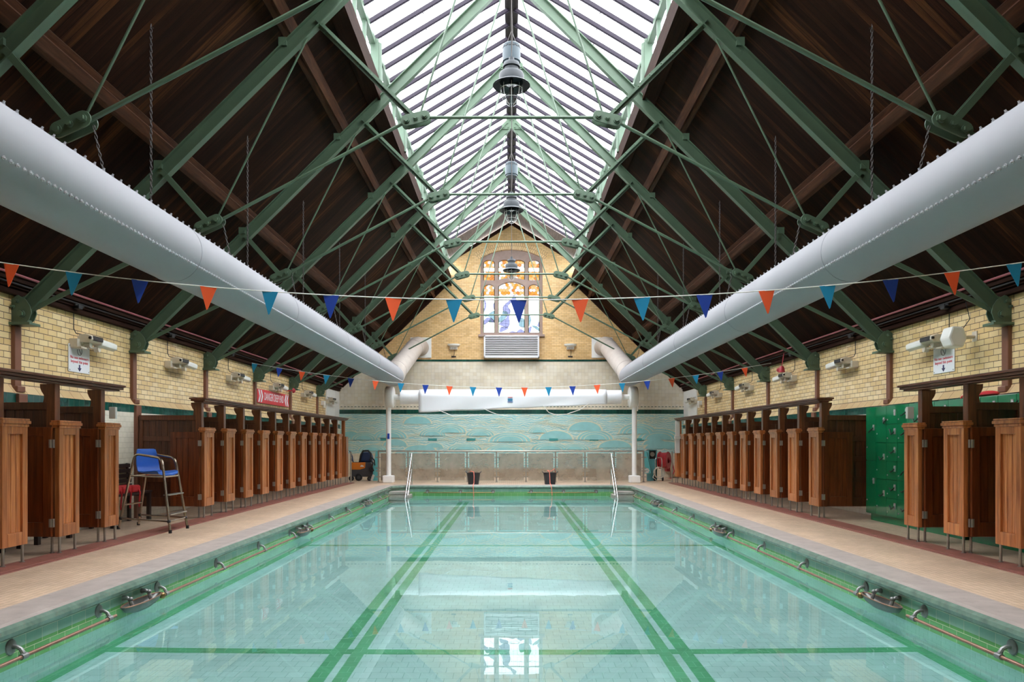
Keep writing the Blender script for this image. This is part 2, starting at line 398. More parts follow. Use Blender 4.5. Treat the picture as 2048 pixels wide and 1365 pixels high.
# coping: stone top and green nosing
prof=[(.415,-.11),(.415,.012),(.03,.012),(-.03,.004),(-.065,-.018),(-.08,-.05),(-.07,-.085),(-.03,-.108),(.0,-.112)]
def sweep(prof,mats_idx,b,nc=10):
    rings=[[(x,y,z) for x,y in ring(e,nc)] for e,z in prof]; n=len(rings[0]); L=[0]
    for i in range(n):
        a=rings[0][i]; c=rings[0][(i+1)%n]; L.append(L[-1]+math.dist(a,c))
    acc=0
    for k in range(len(prof)-1):
        b.mi=mats_idx[k]; w=math.dist(prof[k],prof[k+1])
        for i in range(n):
            j=(i+1)%n
            b.quad(rings[k][i],rings[k][j],rings[k+1][j],rings[k+1][i],[(L[i],prof[k][1]),(L[i+1],prof[k][1]),(L[i+1],prof[k+1][1]),(L[i],prof[k+1][1])])
b=MB(); sweep(prof,[0,0,0,1,1,1,1,1],b); struct(b.build('pool_coping',[M['stone'],M['nose']],smooth=True,angle=60))
b=MB(); sweep([(0,-.10),(0,-.217),(0,-.385),(0,-2.6)],[0,1,2],b); o=struct(b.build('pool_wall',[M['tile_a'],M['tile_b'],M['pool_tile']]))
FD=[(2.0,.70),(10,.82),(14,1.05),(26.5,2.05)]
def fz(y):
    for (a,da),(c,dc) in zip(FD,FD[1:]):
        if y<=c: return ZW-(da+(dc-da)*(y-a)/(c-a))
    return ZW-FD[-1][1]
b=MB(); ys=[2.0,10,14,26.5]
def floorstrip(b,x0,x1,y0,y1,dz):
    cut=[y0]+[y for y in (10,14) if y0<y<y1]+[y1]
    for a,c in zip(cut,cut[1:]):
        b.quad((x0,a,fz(a)+dz),(x1,a,fz(a)+dz),(x1,c,fz(c)+dz),(x0,c,fz(c)+dz),[(x0,a),(x1,a),(x1,c),(x0,c)])
floorstrip(b,-4.6,4.6,2.0,26.5,0); pf=struct(b.build('pool_floor',M['pool_tile']))
for s in (-1,1):
    for (x0,x1) in ((1.65,1.79),(1.45,1.58),(3.99,4.125)):
        b=MB(); floorstrip(b,s*x0,s*x1,2.9,25.2 if x0<2 else 25.55,.005); b.build('lane_line',M['pool_line'],pf)
for y,w in ((7.36,.16),(14.5,.16),(21.6,.16)):
    b=MB(); floorstrip(b,-3.99,3.99,y-w/2,y+w/2,.004); b.build('cross_line',M['pool_line'],pf)
b=MB(); rp=ring(-.001,10); b.add([(x,y,ZW) for x,y in rp],[tuple(range(len(rp)))],[[(x,y) for x,y in rp]])
tag(b.build('pool_water',M['water']),'clear pale green water filling the swimming pool','water',kind='stuff')
# curb strips
for s in (-1,1):
    b=MB(); b.box(s*5.78,s*6.12,YB,27.2,-.02,.022); b.box(s*5.74,s*5.78,YB,27.2,-.02,.008); struct(b.build('kerb_strip',M['curb'],bevel=.006))
# corner stone steps
for s in (-1,1):
    b=MB()
    for k,(w,z0,z1) in enumerate(((.62,-.26,-.17),(.70,-.40,-.28),(.78,-.62,-.42))): b.box(s*XP,s*(XP-w),PY1-.75+.0*k,PY1+.02,z0,z1)
    b.box(s*XP,s*(XP-.56),PY1-.7,PY1,-2.2,-.2)
    struct(b.build('pool_corner_step',M['stone'],bevel=.012))

# ------------------------------------------------------------------ side walls
for s,nm in ((-1,'left'),(1,'right')):
    b=MB(); b.mi=0
    b.quad((s*XW,YB,2.36),(s*XW,YF,2.36),(s*XW,YF,4.1),(s*XW,YB,4.1),[(YB,2.36),(YF,2.36),(YF,4.1),(YB,4.1)])
    b.mi=1; b.quad((s*XW,YB,2.36),(s*XW,YF,2.36),(s*(XW-.10),YF,2.23),(s*(XW-.10),YB,2.23),[(YB,0),(YF,0),(YF,.17),(YB,.17)])
    b.mi=2; b.quad((s*(XW-.09),YB,2.08),(s*(XW-.09),YF,2.08),(s*(XW-.09),YF,2.24),(s*(XW-.09),YB,2.24),[(YB,.05),(YF,.05),(YF,.21),(YB,.21)])
    b.mi=3; b.quad((s*(XW-.085),YB,-.1),(s*(XW-.085),YF,-.1),(s*(XW-.085),YF,2.09),(s*(XW-.085),YB,2.09),[(YB,-.1),(YF,-.1),(YF,2.1),(YB,2.1)])
    b.mi=4; b.box(s*(XW+.03),s*(XW+.4),YB,YF,-.1,4.1)
    struct(b.build('wall_'+nm,[M['brick'],M['sillbrick'],M['darkgreen_tile'],M['white_tile'],M['brown_tile']]))
    # wall head mouldings
    b=MB(); b.box(s*(XW-.10),s*(XW+.1),YB,YF,3.69,3.78); b.box(s*(XW-.14),s*(XW+.1),YB,YF,3.78,3.86); b.box(s*(XW-.18),s*(XW+.1),YB,YF,3.86,3.93)
    struct(b.build('trim_'+('1' if s<0 else '2'),M['curbbeam'],bevel=.01))
    # brown posts under the truss shoes
    for k,D in enumerate(TR):
        b=MB(); b.box(s*(XW-.06),s*(XW+.02),D-.075,D+.075,2.28,3.24); b.box(s*(XW-.11),s*(XW+.02),D-.09,D+.09,2.25,2.34)
        b.box(s*(XW-.14),s*(XW-.06),D-.1,D+.1,0,2.22)
        struct(b.build('wall_post',M['postwood'],bevel=.01))
    # white sheeted panels at the far corner
    b=MB(); b.box(s*(XW-.06),s*(XW-.005),29.6,31.0,.0,3.66); b.box(s*(XW-.06),s*(XW-.005),31.02,31.78,.0,3.66)
    struct(b.build('corner_panel',M['white'],bevel=.006))
# back wall behind the viewpoint
b=MB(); b.quad((-7.6,YB,-.1),(7.6,YB,-.1),(7.6,YB,4.1),(-7.6,YB,4.1)); b.quad((-7.6,YB,4.1),(7.6,YB,4.1),(2.8,YB,9.4),(-2.8,YB,9.4)); b.add([(-2.8,YB,9.4),(2.8,YB,9.4),(0,YB,11.1)],[(0,1,2)])
struct(b.build('wall_back',M['brick']))

# ------------------------------------------------------------------ far wall with stained glass window
AR=2.611; AZ=7.18
def arch_pts(h,z0,zs,za,n=12):
    """opening: half width, bottom, spring, apex"""
    rise=za-zs; r=(h*h+rise*rise)/(2*rise); cz=za-r; a0=math.asin(h/r); 
    return [(-h,z0),(h,z0)]+[(r*math.sin(a0*(1-2*k/n)),cz+r*math.cos(a0*(1-2*k/n))) for k in range(n+1)]
def shift(p,dx): return [(x+dx,z) for x,z in p]
opening=arch_pts(1.34,6.12,9.42,9.79)
wf=MB(); zt=4.05
wf.plate([(-7.75,5.05),(7.75,5.05),(7.75,zroof(7.45)),(2.8,zroof(2.8)+.05),(2.8,9.30),(0,11.02),(-2.8,9.30),(-2.8,zroof(2.8)+.05),(-7.75,zroof(7.45))] if False else
         [(-6.2,5.05),(6.2,5.05),(2.8,8.5),(2.8,9.28),(0,10.98),(-2.8,9.28),(-2.8,8.5)],[opening],(0,YF,0),(1,0,0),(0,0,1),(0,.35,0))
WF=struct(wf.build('wall_far',M['brickfar']))
def far_strip(name,mat,x0,x1,z0,z1,dy=0,parent=WF,kind=None):
    b=MB(); b.box(x0,x1,YF-dy,YF+.3,z0,z1); return b.build(name,mat,parent)
far_strip('green_tile_course',M['darkgreen_tile'],-6.3,6.3,4.97,5.05,.012)
b=MB(); b.prism([(-7.7,2.92),(7.7,2.92),(7.7,3.75),(6.2,5.0),(-6.2,5.0),(-7.7,3.75)],(0,YF,0),(1,0,0),(0,0,1),(0,.3,0)); b.build('cream_tile_field',M['cream_tile'],WF)
far_strip('green_tile_band',M['darkgreen_tile'],-7.7,7.7,2.72,2.90,.012)
b=MB()
for k in range(100): b.box(-7.5+k*.15,-7.5+k*.15+.085,YF-.004,YF+.01,3.01,3.035)
b.build('tile_dash_row',M['darkgreen_tile'],WF)
far_strip('cream_tile_ledge',M['cream_tile'],-7.7,7.7,2.90,2.94,.02)
far_strip('mural_field',M['mural'],-7.7,7.7,1.02,2.72,.0)
far_strip('mural_field',M['mural'],-4.8,4.8,.36,1.02,.0)
for s in (-1,1): far_strip('cream_tile_base',M['cream_tile'],s*4.8,s*7.7,.0,1.02,.0)
far_strip('brown_tile_base',M['brown_tile'],-4.8,4.8,-.1,.36,.0)
# raised wave domes of the mural
domes=[(835,848,30,18,0),(700,876,22,16,0),(728,880,30,18,1),(865,872,28,18,1),(900,866,34,20,1),(868,896,20,12,0),(1075,866,20,14,1),(1112,880,36,22,0),(1170,862,36,22,0),(1190,880,38,22,1),(1230,896,36,18,0),(1276,868,40,24,1),(1318,880,46,26,1),(1330,898,44,18,0),(1310,890,26,14,0),(1020,884,44,22,1),(960,872,30,16,1),(780,876,36,20,1),(790,892,26,16,0),(1100,900,40,16,1),(1150,900,30,14,1),(1010,902,40,14,1),(930,900,36,14,1),(745,902,30,14,1),(840,902,34,14,0)]
db=MB()
for jd,(px,py,w,h,k) in enumerate(domes):
    c=P(px,py,YF); hw=w*.0215; hh=h*.0215*.9
    for q,(f,mi) in enumerate(((1.0,1),(.93,0),(.80,1),(.75,0),(.60,1),(.56,0)) if k else ((1.0,1),(.90,0))):
        db.mi=mi; d=.010+.0035*q+.0011*((jd*7)%25)/25*3
        poly=[(hw*f*math.cos(R(a)),max(-.02,hh*f*math.sin(R(a)))) for a in range(0,181,12)]
        db.prism(poly,(c.x,YF-d,c.z),(1,0,0),(0,0,1),(0,d,0))
rm=random.Random(11)
for k in range(150):
    cx=rm.uniform(690,1356); py=rm.choice((838,846,854,862,870,878,886,894,900))+rm.uniform(-3,3); c=P(cx,py,YF); hw=rm.uniform(.22,.55); hh=hw*rm.uniform(.35,.55); db.mi=1
    for f in (1,.8,.6)[:rm.choice((2,3,3))]:
        a0,a1=rm.choice(((10,170),(60,175),(5,120)))
        n=9; pr=[]
        for q in range(n+1): a=R(a0+(a1-a0)*q/n); pr.append((hw*f*math.cos(a),hh*f*math.sin(a)))
        w=.011
        for q in range(n): 
            (ax,az),(bx,bz)=pr[q],pr[q+1]; db.bar((c.x+ax,YF-.002-k*.00002,c.z+az),(c.x+bx,YF-.002-k*.00002,c.z+bz),.012,w)
db.build('mural_wave',[M['mural_dome'],M['mural_line']],WF)
for px in (770,865,942,1023,1107,1188,1279):
    c=P(px,880,YF); b=MB(); b.box(c.x-.19,c.x+.19,YF-.02,YF+.05,c.z-.045,c.z+.055); b.build('mural_grille',M['mural_vent'],WF)
# voussoirs
vb=MB(); n=26; a0=math.asin(1.36/AR)*1.06
for k in range(n):
    a=-a0+2*a0*k/n; c=-a0+2*a0*(k+1)/n; q=[]
    for (aa,rr) in ((a,AR+.005),(c,AR+.005),(c,AR+.30),(a,AR+.30)): q.append((rr*math.sin(aa),YF-.012,AZ+rr*math.cos(aa)))
    L=AR*2*a0/n; vb.quad(*q,uv=[(k*L,0),(k*L+L,0),(k*L+L,.32),(k*L,.32)])
vb.build('brick_arch',M['voussoir'],WF)
# window
W1=struct(thing('window_1',None,None,(0,YF,0)))
LIGHTS=[('ls',-.97,.25,6.23,8.18,8.31),('c',0,.575,6.23,8.23,8.42),('rs',.97,.25,6.23,8.18,8.31),('lu',-.97,.25,8.48,9.27,9.37),('cu1',-.305,.27,8.50,9.27,9.37),('cu2',.305,.27,8.50,9.27,9.37),('ru',.97,.25,8.48,9.27,9.37)]
holes=[]
for nm,cx,h,z0,zs,za in LIGHTS:
    hp=shift(arch_pts(h,z0,zs,za,8),cx)
    if nm=='cu1': hp[0]=(cx-h,8.50); hp[1]=(cx+h,8.62)
    if nm=='cu2': hp[0]=(cx-h,8.62); hp[1]=(cx+h,8.50)
    holes.append(hp)
b=MB(); b.plate(arch_pts(1.335,6.12,9.41,9.78),holes,(0,.10,0),(1,0,0),(0,0,1),(0,.18,0)); b.build('stone_tracery',M['windowstone'],W1)
b=MB(); b.box(-1.42,1.42,-.10,.2,6.03,6.13); b.build('window_sill',M['windowstone'],W1,bevel=.01)
def clip(poly,x0,x1,z0,z1):
    for ax,lim,sg in ((0,x0,1),(0,x1,-1),(1,z0,1),(1,z1,-1)):
        out=[]
        for i in range(len(poly)):
            a=poly[i-1]; c=poly[i]; da=(a[ax]-lim)*sg; dc=(c[ax]-lim)*sg
            if (da<0)!=(dc<0):
                t=da/(da-dc); out.append((a[0]+(c[0]-a[0])*t,a[1]+(c[1]-a[1])*t))
            if dc>=0: out.append(c)
        poly=out
        if len(poly)<3: return None
    return poly
def wcoord(cx,cy): # crop coords of the window study -> metres on the far wall
    q=P(940+cx/6.824+ -.5,480+cy/6.824,YF); return (q.x,q.z)
def spline(pts,n=5,closed=True):
    out=[]; m=len(pts)
    for i in range(m):
        p0,p1,p2,p3=[Vector(pts[(i+k)%m]) for k in (-1,0,1,2)]
        for j in range(n):
            t=j/n; q=.5*((2*p1)+(p2-p0)*t+(2*p0-5*p1+4*p2-p3)*t*t+(3*p1-p0-3*p2+p3)*t**3); out.append((q.x,q.y))
    return out
SHAPES=[('sg_lilac',[(603,742),(632,790),(560,850),(522,900),(556,960),(535,1050),(545,1120),(520,1185),(450,1170),(400,1140),(455,1095),(505,1040),(462,985),(455,900),(520,835),(575,790)]),
 ('sg_aqua',[(455,960),(520,990),(470,1080),(400,1120),(395,1060),(440,1010)]),('sg_lilac',[(405,1245),(430,1180),(530,1195),(450,1240)]),
 ('sg_lilac',[(350,830),(318,890),(350,975)]),('sg_lilac',[(188,775),(225,880),(188,980),(200,880)]),
 ('sg_lilac',[(188,1100),(235,1055),(300,1065),(345,1120),(260,1110),(200,1150)]),('sg_aqua',[(240,1020),(345,960),(345,1110),(290,1060)]),('sg_teal',[(190,1010),(270,1010),(215,1040)]),('sg_teal',[(255,1112),(290,1065),(330,1112)]),
 ('sg_aqua',[(670,1150),(690,1060),(745,1080),(755,1180),(700,1180)]),('sg_lilac',[(640,1262),(690,1212),(750,1245),(745,1262)]),('sg_lilac',[(540,1262),(580,1240),(650,1262)]),
 ('sg_aqua',[(805,1005),(838,1075),(820,1150),(805,1160)]),('sg_lilac',[(925,1160),(962,1090),(962,1175)]),('sg_aqua',[(850,1160),(930,1180),(962,1240),(890,1200)]),('sg_lilac',[(805,1200),(845,1175),(830,1250),(805,1255)])]
RINGS=[[(190,1150),(250,1120),(320,1140),(300,1200),(230,1215)],[(540,1190),(620,1185),(690,1200),(620,1210)],[(460,900),(470,980),(540,985),(520,900)],[(395,1140),(470,1200),(540,1150),(470,1130)]]
random.seed(3)
panes={'sg_white':MB(),'sg_or1':MB(),'sg_or2':MB(),'sg_or3':MB(),'sg_hexw':MB(),'sg_lilac':MB(),'sg_aqua':MB(),'sg_teal':MB(),'sg_green':MB()}
lead=MB()
def pane(key,poly,y): panes[key].add([(x,y,z) for x,z in poly],[tuple(range(len(poly)))])
def came(pts,y,closed=False,r=.005): lead.tube([(x,y,z) for x,z in pts],r,4,closed)
for nm,cx,h,z0,zs,za in LIGHTS:
    x0,x1=cx-h-.01,cx+h+.01; zb=z0-.02; zt=za+.02; low=z0<7
    zh=7.84 if low else zb
    if low:
        pane('sg_white',[(x0,zb),(x1,zb),(x1,zh),(x0,zh)],.2)
    gb=.028
    # pale green border
    for q in ([(x0+.01,zb),(x0+.01+gb,zb),(x0+.01+gb,zt),(x0+.01,zt)],[(x1-.01-gb,zb),(x1-.01,zb),(x1-.01,zt),(x1-.01-gb,zt)]): pane('sg_green',q,.196)
    for xx in (x0+.01+gb,x1-.01-gb): came([(xx,zb),(xx,zt)],.194)
    # hexagons
    hw=.066; hr=hw/math.cos(R(30)); row=0; zz=zh+.02
    white=(8.88,9.04)
    if low: bands=[(zh,zt)]
    else: bands=[(zb,white[0]),(white[1],zt)]; pane('sg_white',[(x0,white[0]),(x1,white[0]),(x1,white[1]),(x0,white[1])],.2)
    for (ba,bc) in bands:
        r=0; z=ba
        while z<bc+hr:
            k=-1
            while x0+k*2*hw<x1+2*hw:
                hx=x0+k*2*hw+(hw if r%2 else 0); poly=clip([(hx+hr*math.cos(R(30+60*a)),z+hr*math.sin(R(30+60*a))) for a in range(6)],x0,x1,ba,bc)
                if poly:
                    key=random.choices(['sg_or1','sg_or2','sg_or3','sg_hexw'],[.30,.32,.12,.30])[0]; pane(key,poly,.2)
                    if len(poly)>3: came(poly,.194,True,.0035)
                k+=1
            z+=hr*1.5; r+=1
    if low:
        nv=max(2,round((x1-x0)/.16))
        for k in range(1,nv): came([(x0+(x1-x0)*k/nv,zb),(x0+(x1-x0)*k/nv,zh)],.195,r=.0035)
        for k in range(7): z=zb+.02+k*.255; came([(x0,z),(x1,z)],.195,r=.004)
        came([(x0,zh),(x1,zh)],.194)
        for key,pts in SHAPES:
            poly=clip([wcoord(*p) for p in spline(pts)],x0,x1,zb,zh)
            if poly: pane(key,poly,.188); came(poly,.186,True,.005)
        for pts in RINGS:
            poly=clip([wcoord(*p) for p in spline(pts)],x0,x1,zb,zh)
            if poly: came(poly,.186,True,.005)
for k,mb in panes.items():
    mb.build('stained_glass_pane',M[k],W1)
lead.build('lead_came',M['lead'],W1)
# far gable barge boards and boarded strip of roof next to the wall
for s in (-1,1):
    b=MB(); b.bar((0,YF-.06,10.90),(s*2.85,YF-.06,9.16),.12,.12); struct(b.build('trim_'+('3' if s<0 else '4'),M['curbbeam']))
    b=MB(); b.bar((s*2.7,YF-.05,zroof(2.7)-.14),(s*7.3,YF-.05,zroof(7.3)-.14),.1,.18); struct(b.build('trim_'+('5' if s<0 else '6'),M['curbbeam']))

# ------------------------------------------------------------------ roof boarding, purlins, skylight
for s,nm in ((-1,'left'),(1,'right')):
    b=MB(); x0,x1=7.75,2.66; L=math.hypot(x0-x1,zroof(x1)-zroof(x0))
    z0=zroof(x0); z1=zroof(x1)
    b.quad((s*x0,YB,z0),(s*x0,YF+.1,z0),(s*x1,YF+.1,z1),(s*x1,YB,z1),[(YB,0),(YF+.1,0),(YF+.1,L),(YB,L)])
    b.quad((s*x0,YB,z0+.08),(s*x0,YF+.1,z0+.08),(s*x1,YF+.1,z1+.08),(s*x1,YB,z1+.08),[(YB,0),(YF+.1,0),(YF+.1,L),(YB,L)])
    struct(b.build('ceiling',M['ceiling']))
    nrm=Vector((-s*.98,0,-1)).normalized()   # inward normal of the slope
    for xp,dep,w in ((5.28,.20,.13),(3.42,.17,.11)):
        c=Vector((s*xp,0,zroof(xp)))+nrm*(dep/2+.002)
        b=MB(); b.bar((c.x,YB,c.z),(c.x,YF,c.z),w,dep,side=(s*1,0,-.98))
        cc=Vector((s*xp,0,zroof(xp)))+nrm*.025
        b.bar((cc.x,YB,cc.z),(cc.x,YF,cc.z),w+.16,.05,side=(s*1,0,-.98))
        struct(b.build('purlin',M['purlin']))
    b=MB(); b.box(s*2.60,s*2.88,YB,YF,8.28,8.66); b.box(s*2.57,s*2.62,YB,YF,8.22,8.36); struct(b.build('roof_curb_beam',M['curbbeam']))
    # clerestory window band
    w=struct(thing('window_%d'%(2 if s<0 else 3),None,None,(s*2.72,0,0)))
    b=MB(); b.box(-.05,.05,YB,YF,8.66,8.74); b.box(-.06,.06,YB,YF,9.30,9.42)
    n=int((YF-YB)/.86)
    D=TR[0]-4*3.44
    while D<YF-.3:
        for k in range(4):
            y=D+k*.86
            if YB<y<YF:
                if k==0: b.box(-s*.12,s*.04,y-.06,y+.06,8.40,9.40); b.cyl((-s*.12,y,8.55),(-s*.12,y,9.33),.055,10)
                else: b.box(-.035,.035,y-.03,y+.03,8.7,9.34)
        D+=3.44
    b.build('window_frame',M['clergreen'],w)
    b=MB(); b.box(s*.01,s*.016,YS,YF,8.7,9.34); b.build('pane',M['skyglass'],w)
    # glazed roof slope
    w=struct(thing('window_%d'%(4 if s<0 else 5),None,None,(0,0,0)))
    e=Vector((s*2.80,0,9.40)); r0=Vector((s*.06,0,11.05)); YG=29.7
    b=MB(); y=YB+.2; D=TR[0]-.573*20
    while D<YG+.02:
        if D>YS:
            b.bar((e.x,D,e.z-.03),(r0.x,D,r0.z-.03),.042,.075); b.bar((e.x,D,e.z-.065),(r0.x,D,r0.z-.065),.02,.05)
            b.ball((e.x*.62,D+.0,e.z*.62+r0.z*.38-.10),.014,6)
        D+=.573
    b.build('glazing_bar',M['glazebar'],w)
    b=MB(); b.quad((e.x,YS,e.z),(e.x,YG,e.z),(r0.x,YG,r0.z),(r0.x,YS,r0.z)); b.build('pane',M['skyglass'],w)
    b=MB(); b.quad((e.x,YB,e.z),(e.x,YS,e.z),(r0.x,YS,r0.z),(r0.x,YB,r0.z)); b.quad((s*2.72,YB,8.6),(s*2.72,YS,8.6),(s*2.72,YS,9.45),(s*2.72,YB,9.45)); struct(b.build('ceiling',M['ceiling']))  # unseen boarding added over the skylight's near end to darken the near roof
    b=MB(); b.bar((e.x,YG,e.z),(r0.x,YG,r0.z),.06,.1); 
    b.add([(e.x,YG,e.z),(e.x,YF+.3,e.z),(r0.x,YF+.3,r0.z),(r0.x,YG,r0.z)],[(0,1,2,3)]); struct(b.build('ceiling',M['greyboard']))
b=MB(); b.box(-.11,.11,YB,YF,11.0,11.25); b.box(-.15,.15,YB,YF,11.09,11.3); b.box(-.04,.04,YB,YF,10.96,11.01); struct(b.build('ridge_beam',M['ridge']))

# ------------------------------------------------------------------ roof trusses
def ibeam(b,p0,p1,dep,fl,tw=.016,tf=.018):
    p0=Vector(p0);p1=Vector(p1); d=(p1-p0).normalized(); n=Vector((0,1,0)).cross(d).normalized()
    b.bar(p0,p1,tw,dep)
    for q in (-1,1): b.bar(p0+n*q*(dep/2-tf/2),p1+n*q*(dep/2-tf/2),fl,tf)
SH=(7.36,3.43); NA=(4.52,4.76); NB=(1.43,6.33); AP=10.72
def zr(x): return SH[1]+(SH[0]-x)*(AP-SH[1])/SH[0]
R1=(5.22,zr(5.22)); R2=(2.93,zr(2.93))
def stadium(L,H,n=8): 
    pts=[]; c=L/2-H/2
    for k in range(n+1): a=R(-90+180*k/n); pts.append((c+H/2*math.cos(a),H/2*math.sin(a)))
    for k in range(n+1): a=R(90+180*k/n); pts.append((-c+H/2*math.cos(a),H/2*math.sin(a)))
    return pts
bolt_me={}
def bolt(r,h,mat,nm='bolt'):
    key=(r,h,mat.name)
    if key not in bolt_me:
        b=MB(); b.cyl((0,0,0),(0,-h*.45,0),r*1.35,12); b.cyl((0,-h*.4,0),(0,-h,0),r,6); bolt_me[key]=b.mesh(nm,mat)
    o=bpy.data.objects.new(nm,bolt_me[key]); COL.objects.link(o); return o
def make_truss():
    t=thing('roof_truss','','truss',(0,0,0),'green iron trusses carrying the roof')
    G=M['green']
    for s in (-1,1):
        X=lambda p,y=0:(s*p[0],y,p[1])
        b=MB(); ibeam(b,X((7.40,zr(7.40))),X((0.06,AP-.06)),.20,.12); b.build('rafter',G,t)
        # lower strut (pair of flats) and upper strut (T with rivets)
        b=MB()
        for y in (-.045,.045): b.bar(X(R1,y),X(NA,y),.012,.075)
        b.bar(X(R1),X(NA),.07,.016); b.build('strut',G,t)
        b=MB(); b.bar(X(R2),X(NB),.12,.014); b.bar(X(R2),X(NB),.014,.10)
        for k in range(8):
            f=.1+.8*k/7; p=Vector(X(R2)).lerp(Vector(X(NB)),f); n=Vector((0,1,0)).cross((Vector(X(NB))-Vector(X(R2))).normalized())
            b.ball(p+Vector((0,-.035,0))+n*.008,.012,6); b.ball(p+Vector((0,-.035,0))-n*.008,.012,6); b.ball(p+Vector((0,-.01,0))+n*(.03),.012,6)
        b.build('strut',G,t)
        b=MB(); b.bar(X((7.28,3.44)),X((NA[0]+.16,NA[1]-.05)),.03,.065); b.build('tie_bar',G,t)
        b=MB(); b.cyl(X((NA[0]-.16,NA[1]+.07)),X((NB[0]+.2,NB[1]-.05)),.026,8); b.build('tie_rod',G,t,smooth=True)
        for y in (0,):
            b=MB(); b.cyl(X((NA[0]-.1,NA[1]+.08)),X((R2[0]+.05,R2[1]-.1)),.015,6); b.build('thin_rod',G,t,smooth=True)
            b=MB(); b.cyl(X((NB[0]-.05,NB[1]+.05)),X((.10,AP-.16)),.017,6); b.build('thin_rod',G,t,smooth=True)
        # node plates
        for (nx,nz),ang,off in ((NA,24,(0,0)),(NB,14,(-.0,.0))):
            b=MB(); a=R(ang)*(s)*(-1); u=Vector((math.cos(R(ang))*-s,0,math.sin(R(ang)))); v=Vector((s*math.sin(R(ang)),0,math.cos(R(ang))))
            for y in (-.075,.055): b.prism(stadium(.45,.17),(s*nx,y,nz),u,v,(0,.02,0))
            o=b.build('node_plate',G,t,bevel=.005)
            for f,rr in ((-.14,.036),(0,.028),(.14,.036)):
                q=bolt(rr,.05,G); q.parent=o; q.location=Vector((s*nx,-.075,nz))+u*f
        # shoe
        b=MB(); poly=[(.0,-.15),(.10,-.15),(.17,-.10),(.21,0),(.19,.1),(.12,.2),(.0,.27)]
        for y in (-.07,.05): b.prism([(-.09,-.15)]+poly+[(-.09,.2)],(s*7.36,y,3.43),(-s,0,0),(0,0,1),(0,.02,0))
        b.box(s*7.22,s*7.44,-.06,.06,3.29,3.33); sh=b.build('truss_shoe',G,t,bevel=.004)
        b=MB(); b.box(s*7.14,s*7.47,-.13,.13,3.245,3.285); b.build('base_plate',G,t,bevel=.005)
        for p,rr in (((7.30,3.41),.045),((7.36,3.60),.022),((7.42,3.52),.02)):
            q=bolt(rr,.05,G); q.parent=sh; q.location=(s*p[0],-.07,p[1])
        # cleats at the purlins
        for xx in (5.28,3.42):
            b=MB(); b.box(s*(xx-.06),s*(xx+.06),-.05,.05,zr(xx)+.10,zr(xx)+.22); b.build('purlin_cleat',G,t)
    b=MB(); b.cyl((-NB[0]+.2,0,NB[1]+.04),(NB[0]-.2,0,NB[1]+.04),.026,8); b.build('tie_rod',G,t,smooth=True)
    b=MB()
    for y in (-.04,.025): b.prism([(-.28,-.17),(.28,-.17),(.28,-.05),(.1,.14),(-.1,.14),(-.28,-.05)],(0,y,AP),(1,0,0),(0,0,1),(0,.015,0))
    o=b.build('ridge_gusset',G,t)
    for x,z in ((-.22,-.12),(.22,-.12),(-.1,-.12),(.1,-.12),(-.12,0),(.12,0),(-.05,.09),(.05,.09)):
        q=bolt(.018,.022,G); q.parent=o; q.location=(x,-.04,AP+z)
    return t
tr0=make_truss()
TL=['first green iron roof truss, nearest the camera, cut off by the picture top','second green iron roof truss from the camera','third green iron roof truss from the camera','fourth green iron roof truss from the camera','fifth green iron roof truss from the camera','sixth green iron roof truss, last but one before the brick gable','seventh green iron roof truss, right before the brick gable wall']
for k,D in enumerate(TR):
    o=tr0 if k==0 else dup(tr0); o.location=(0,D,0); o['label']=TL[k]

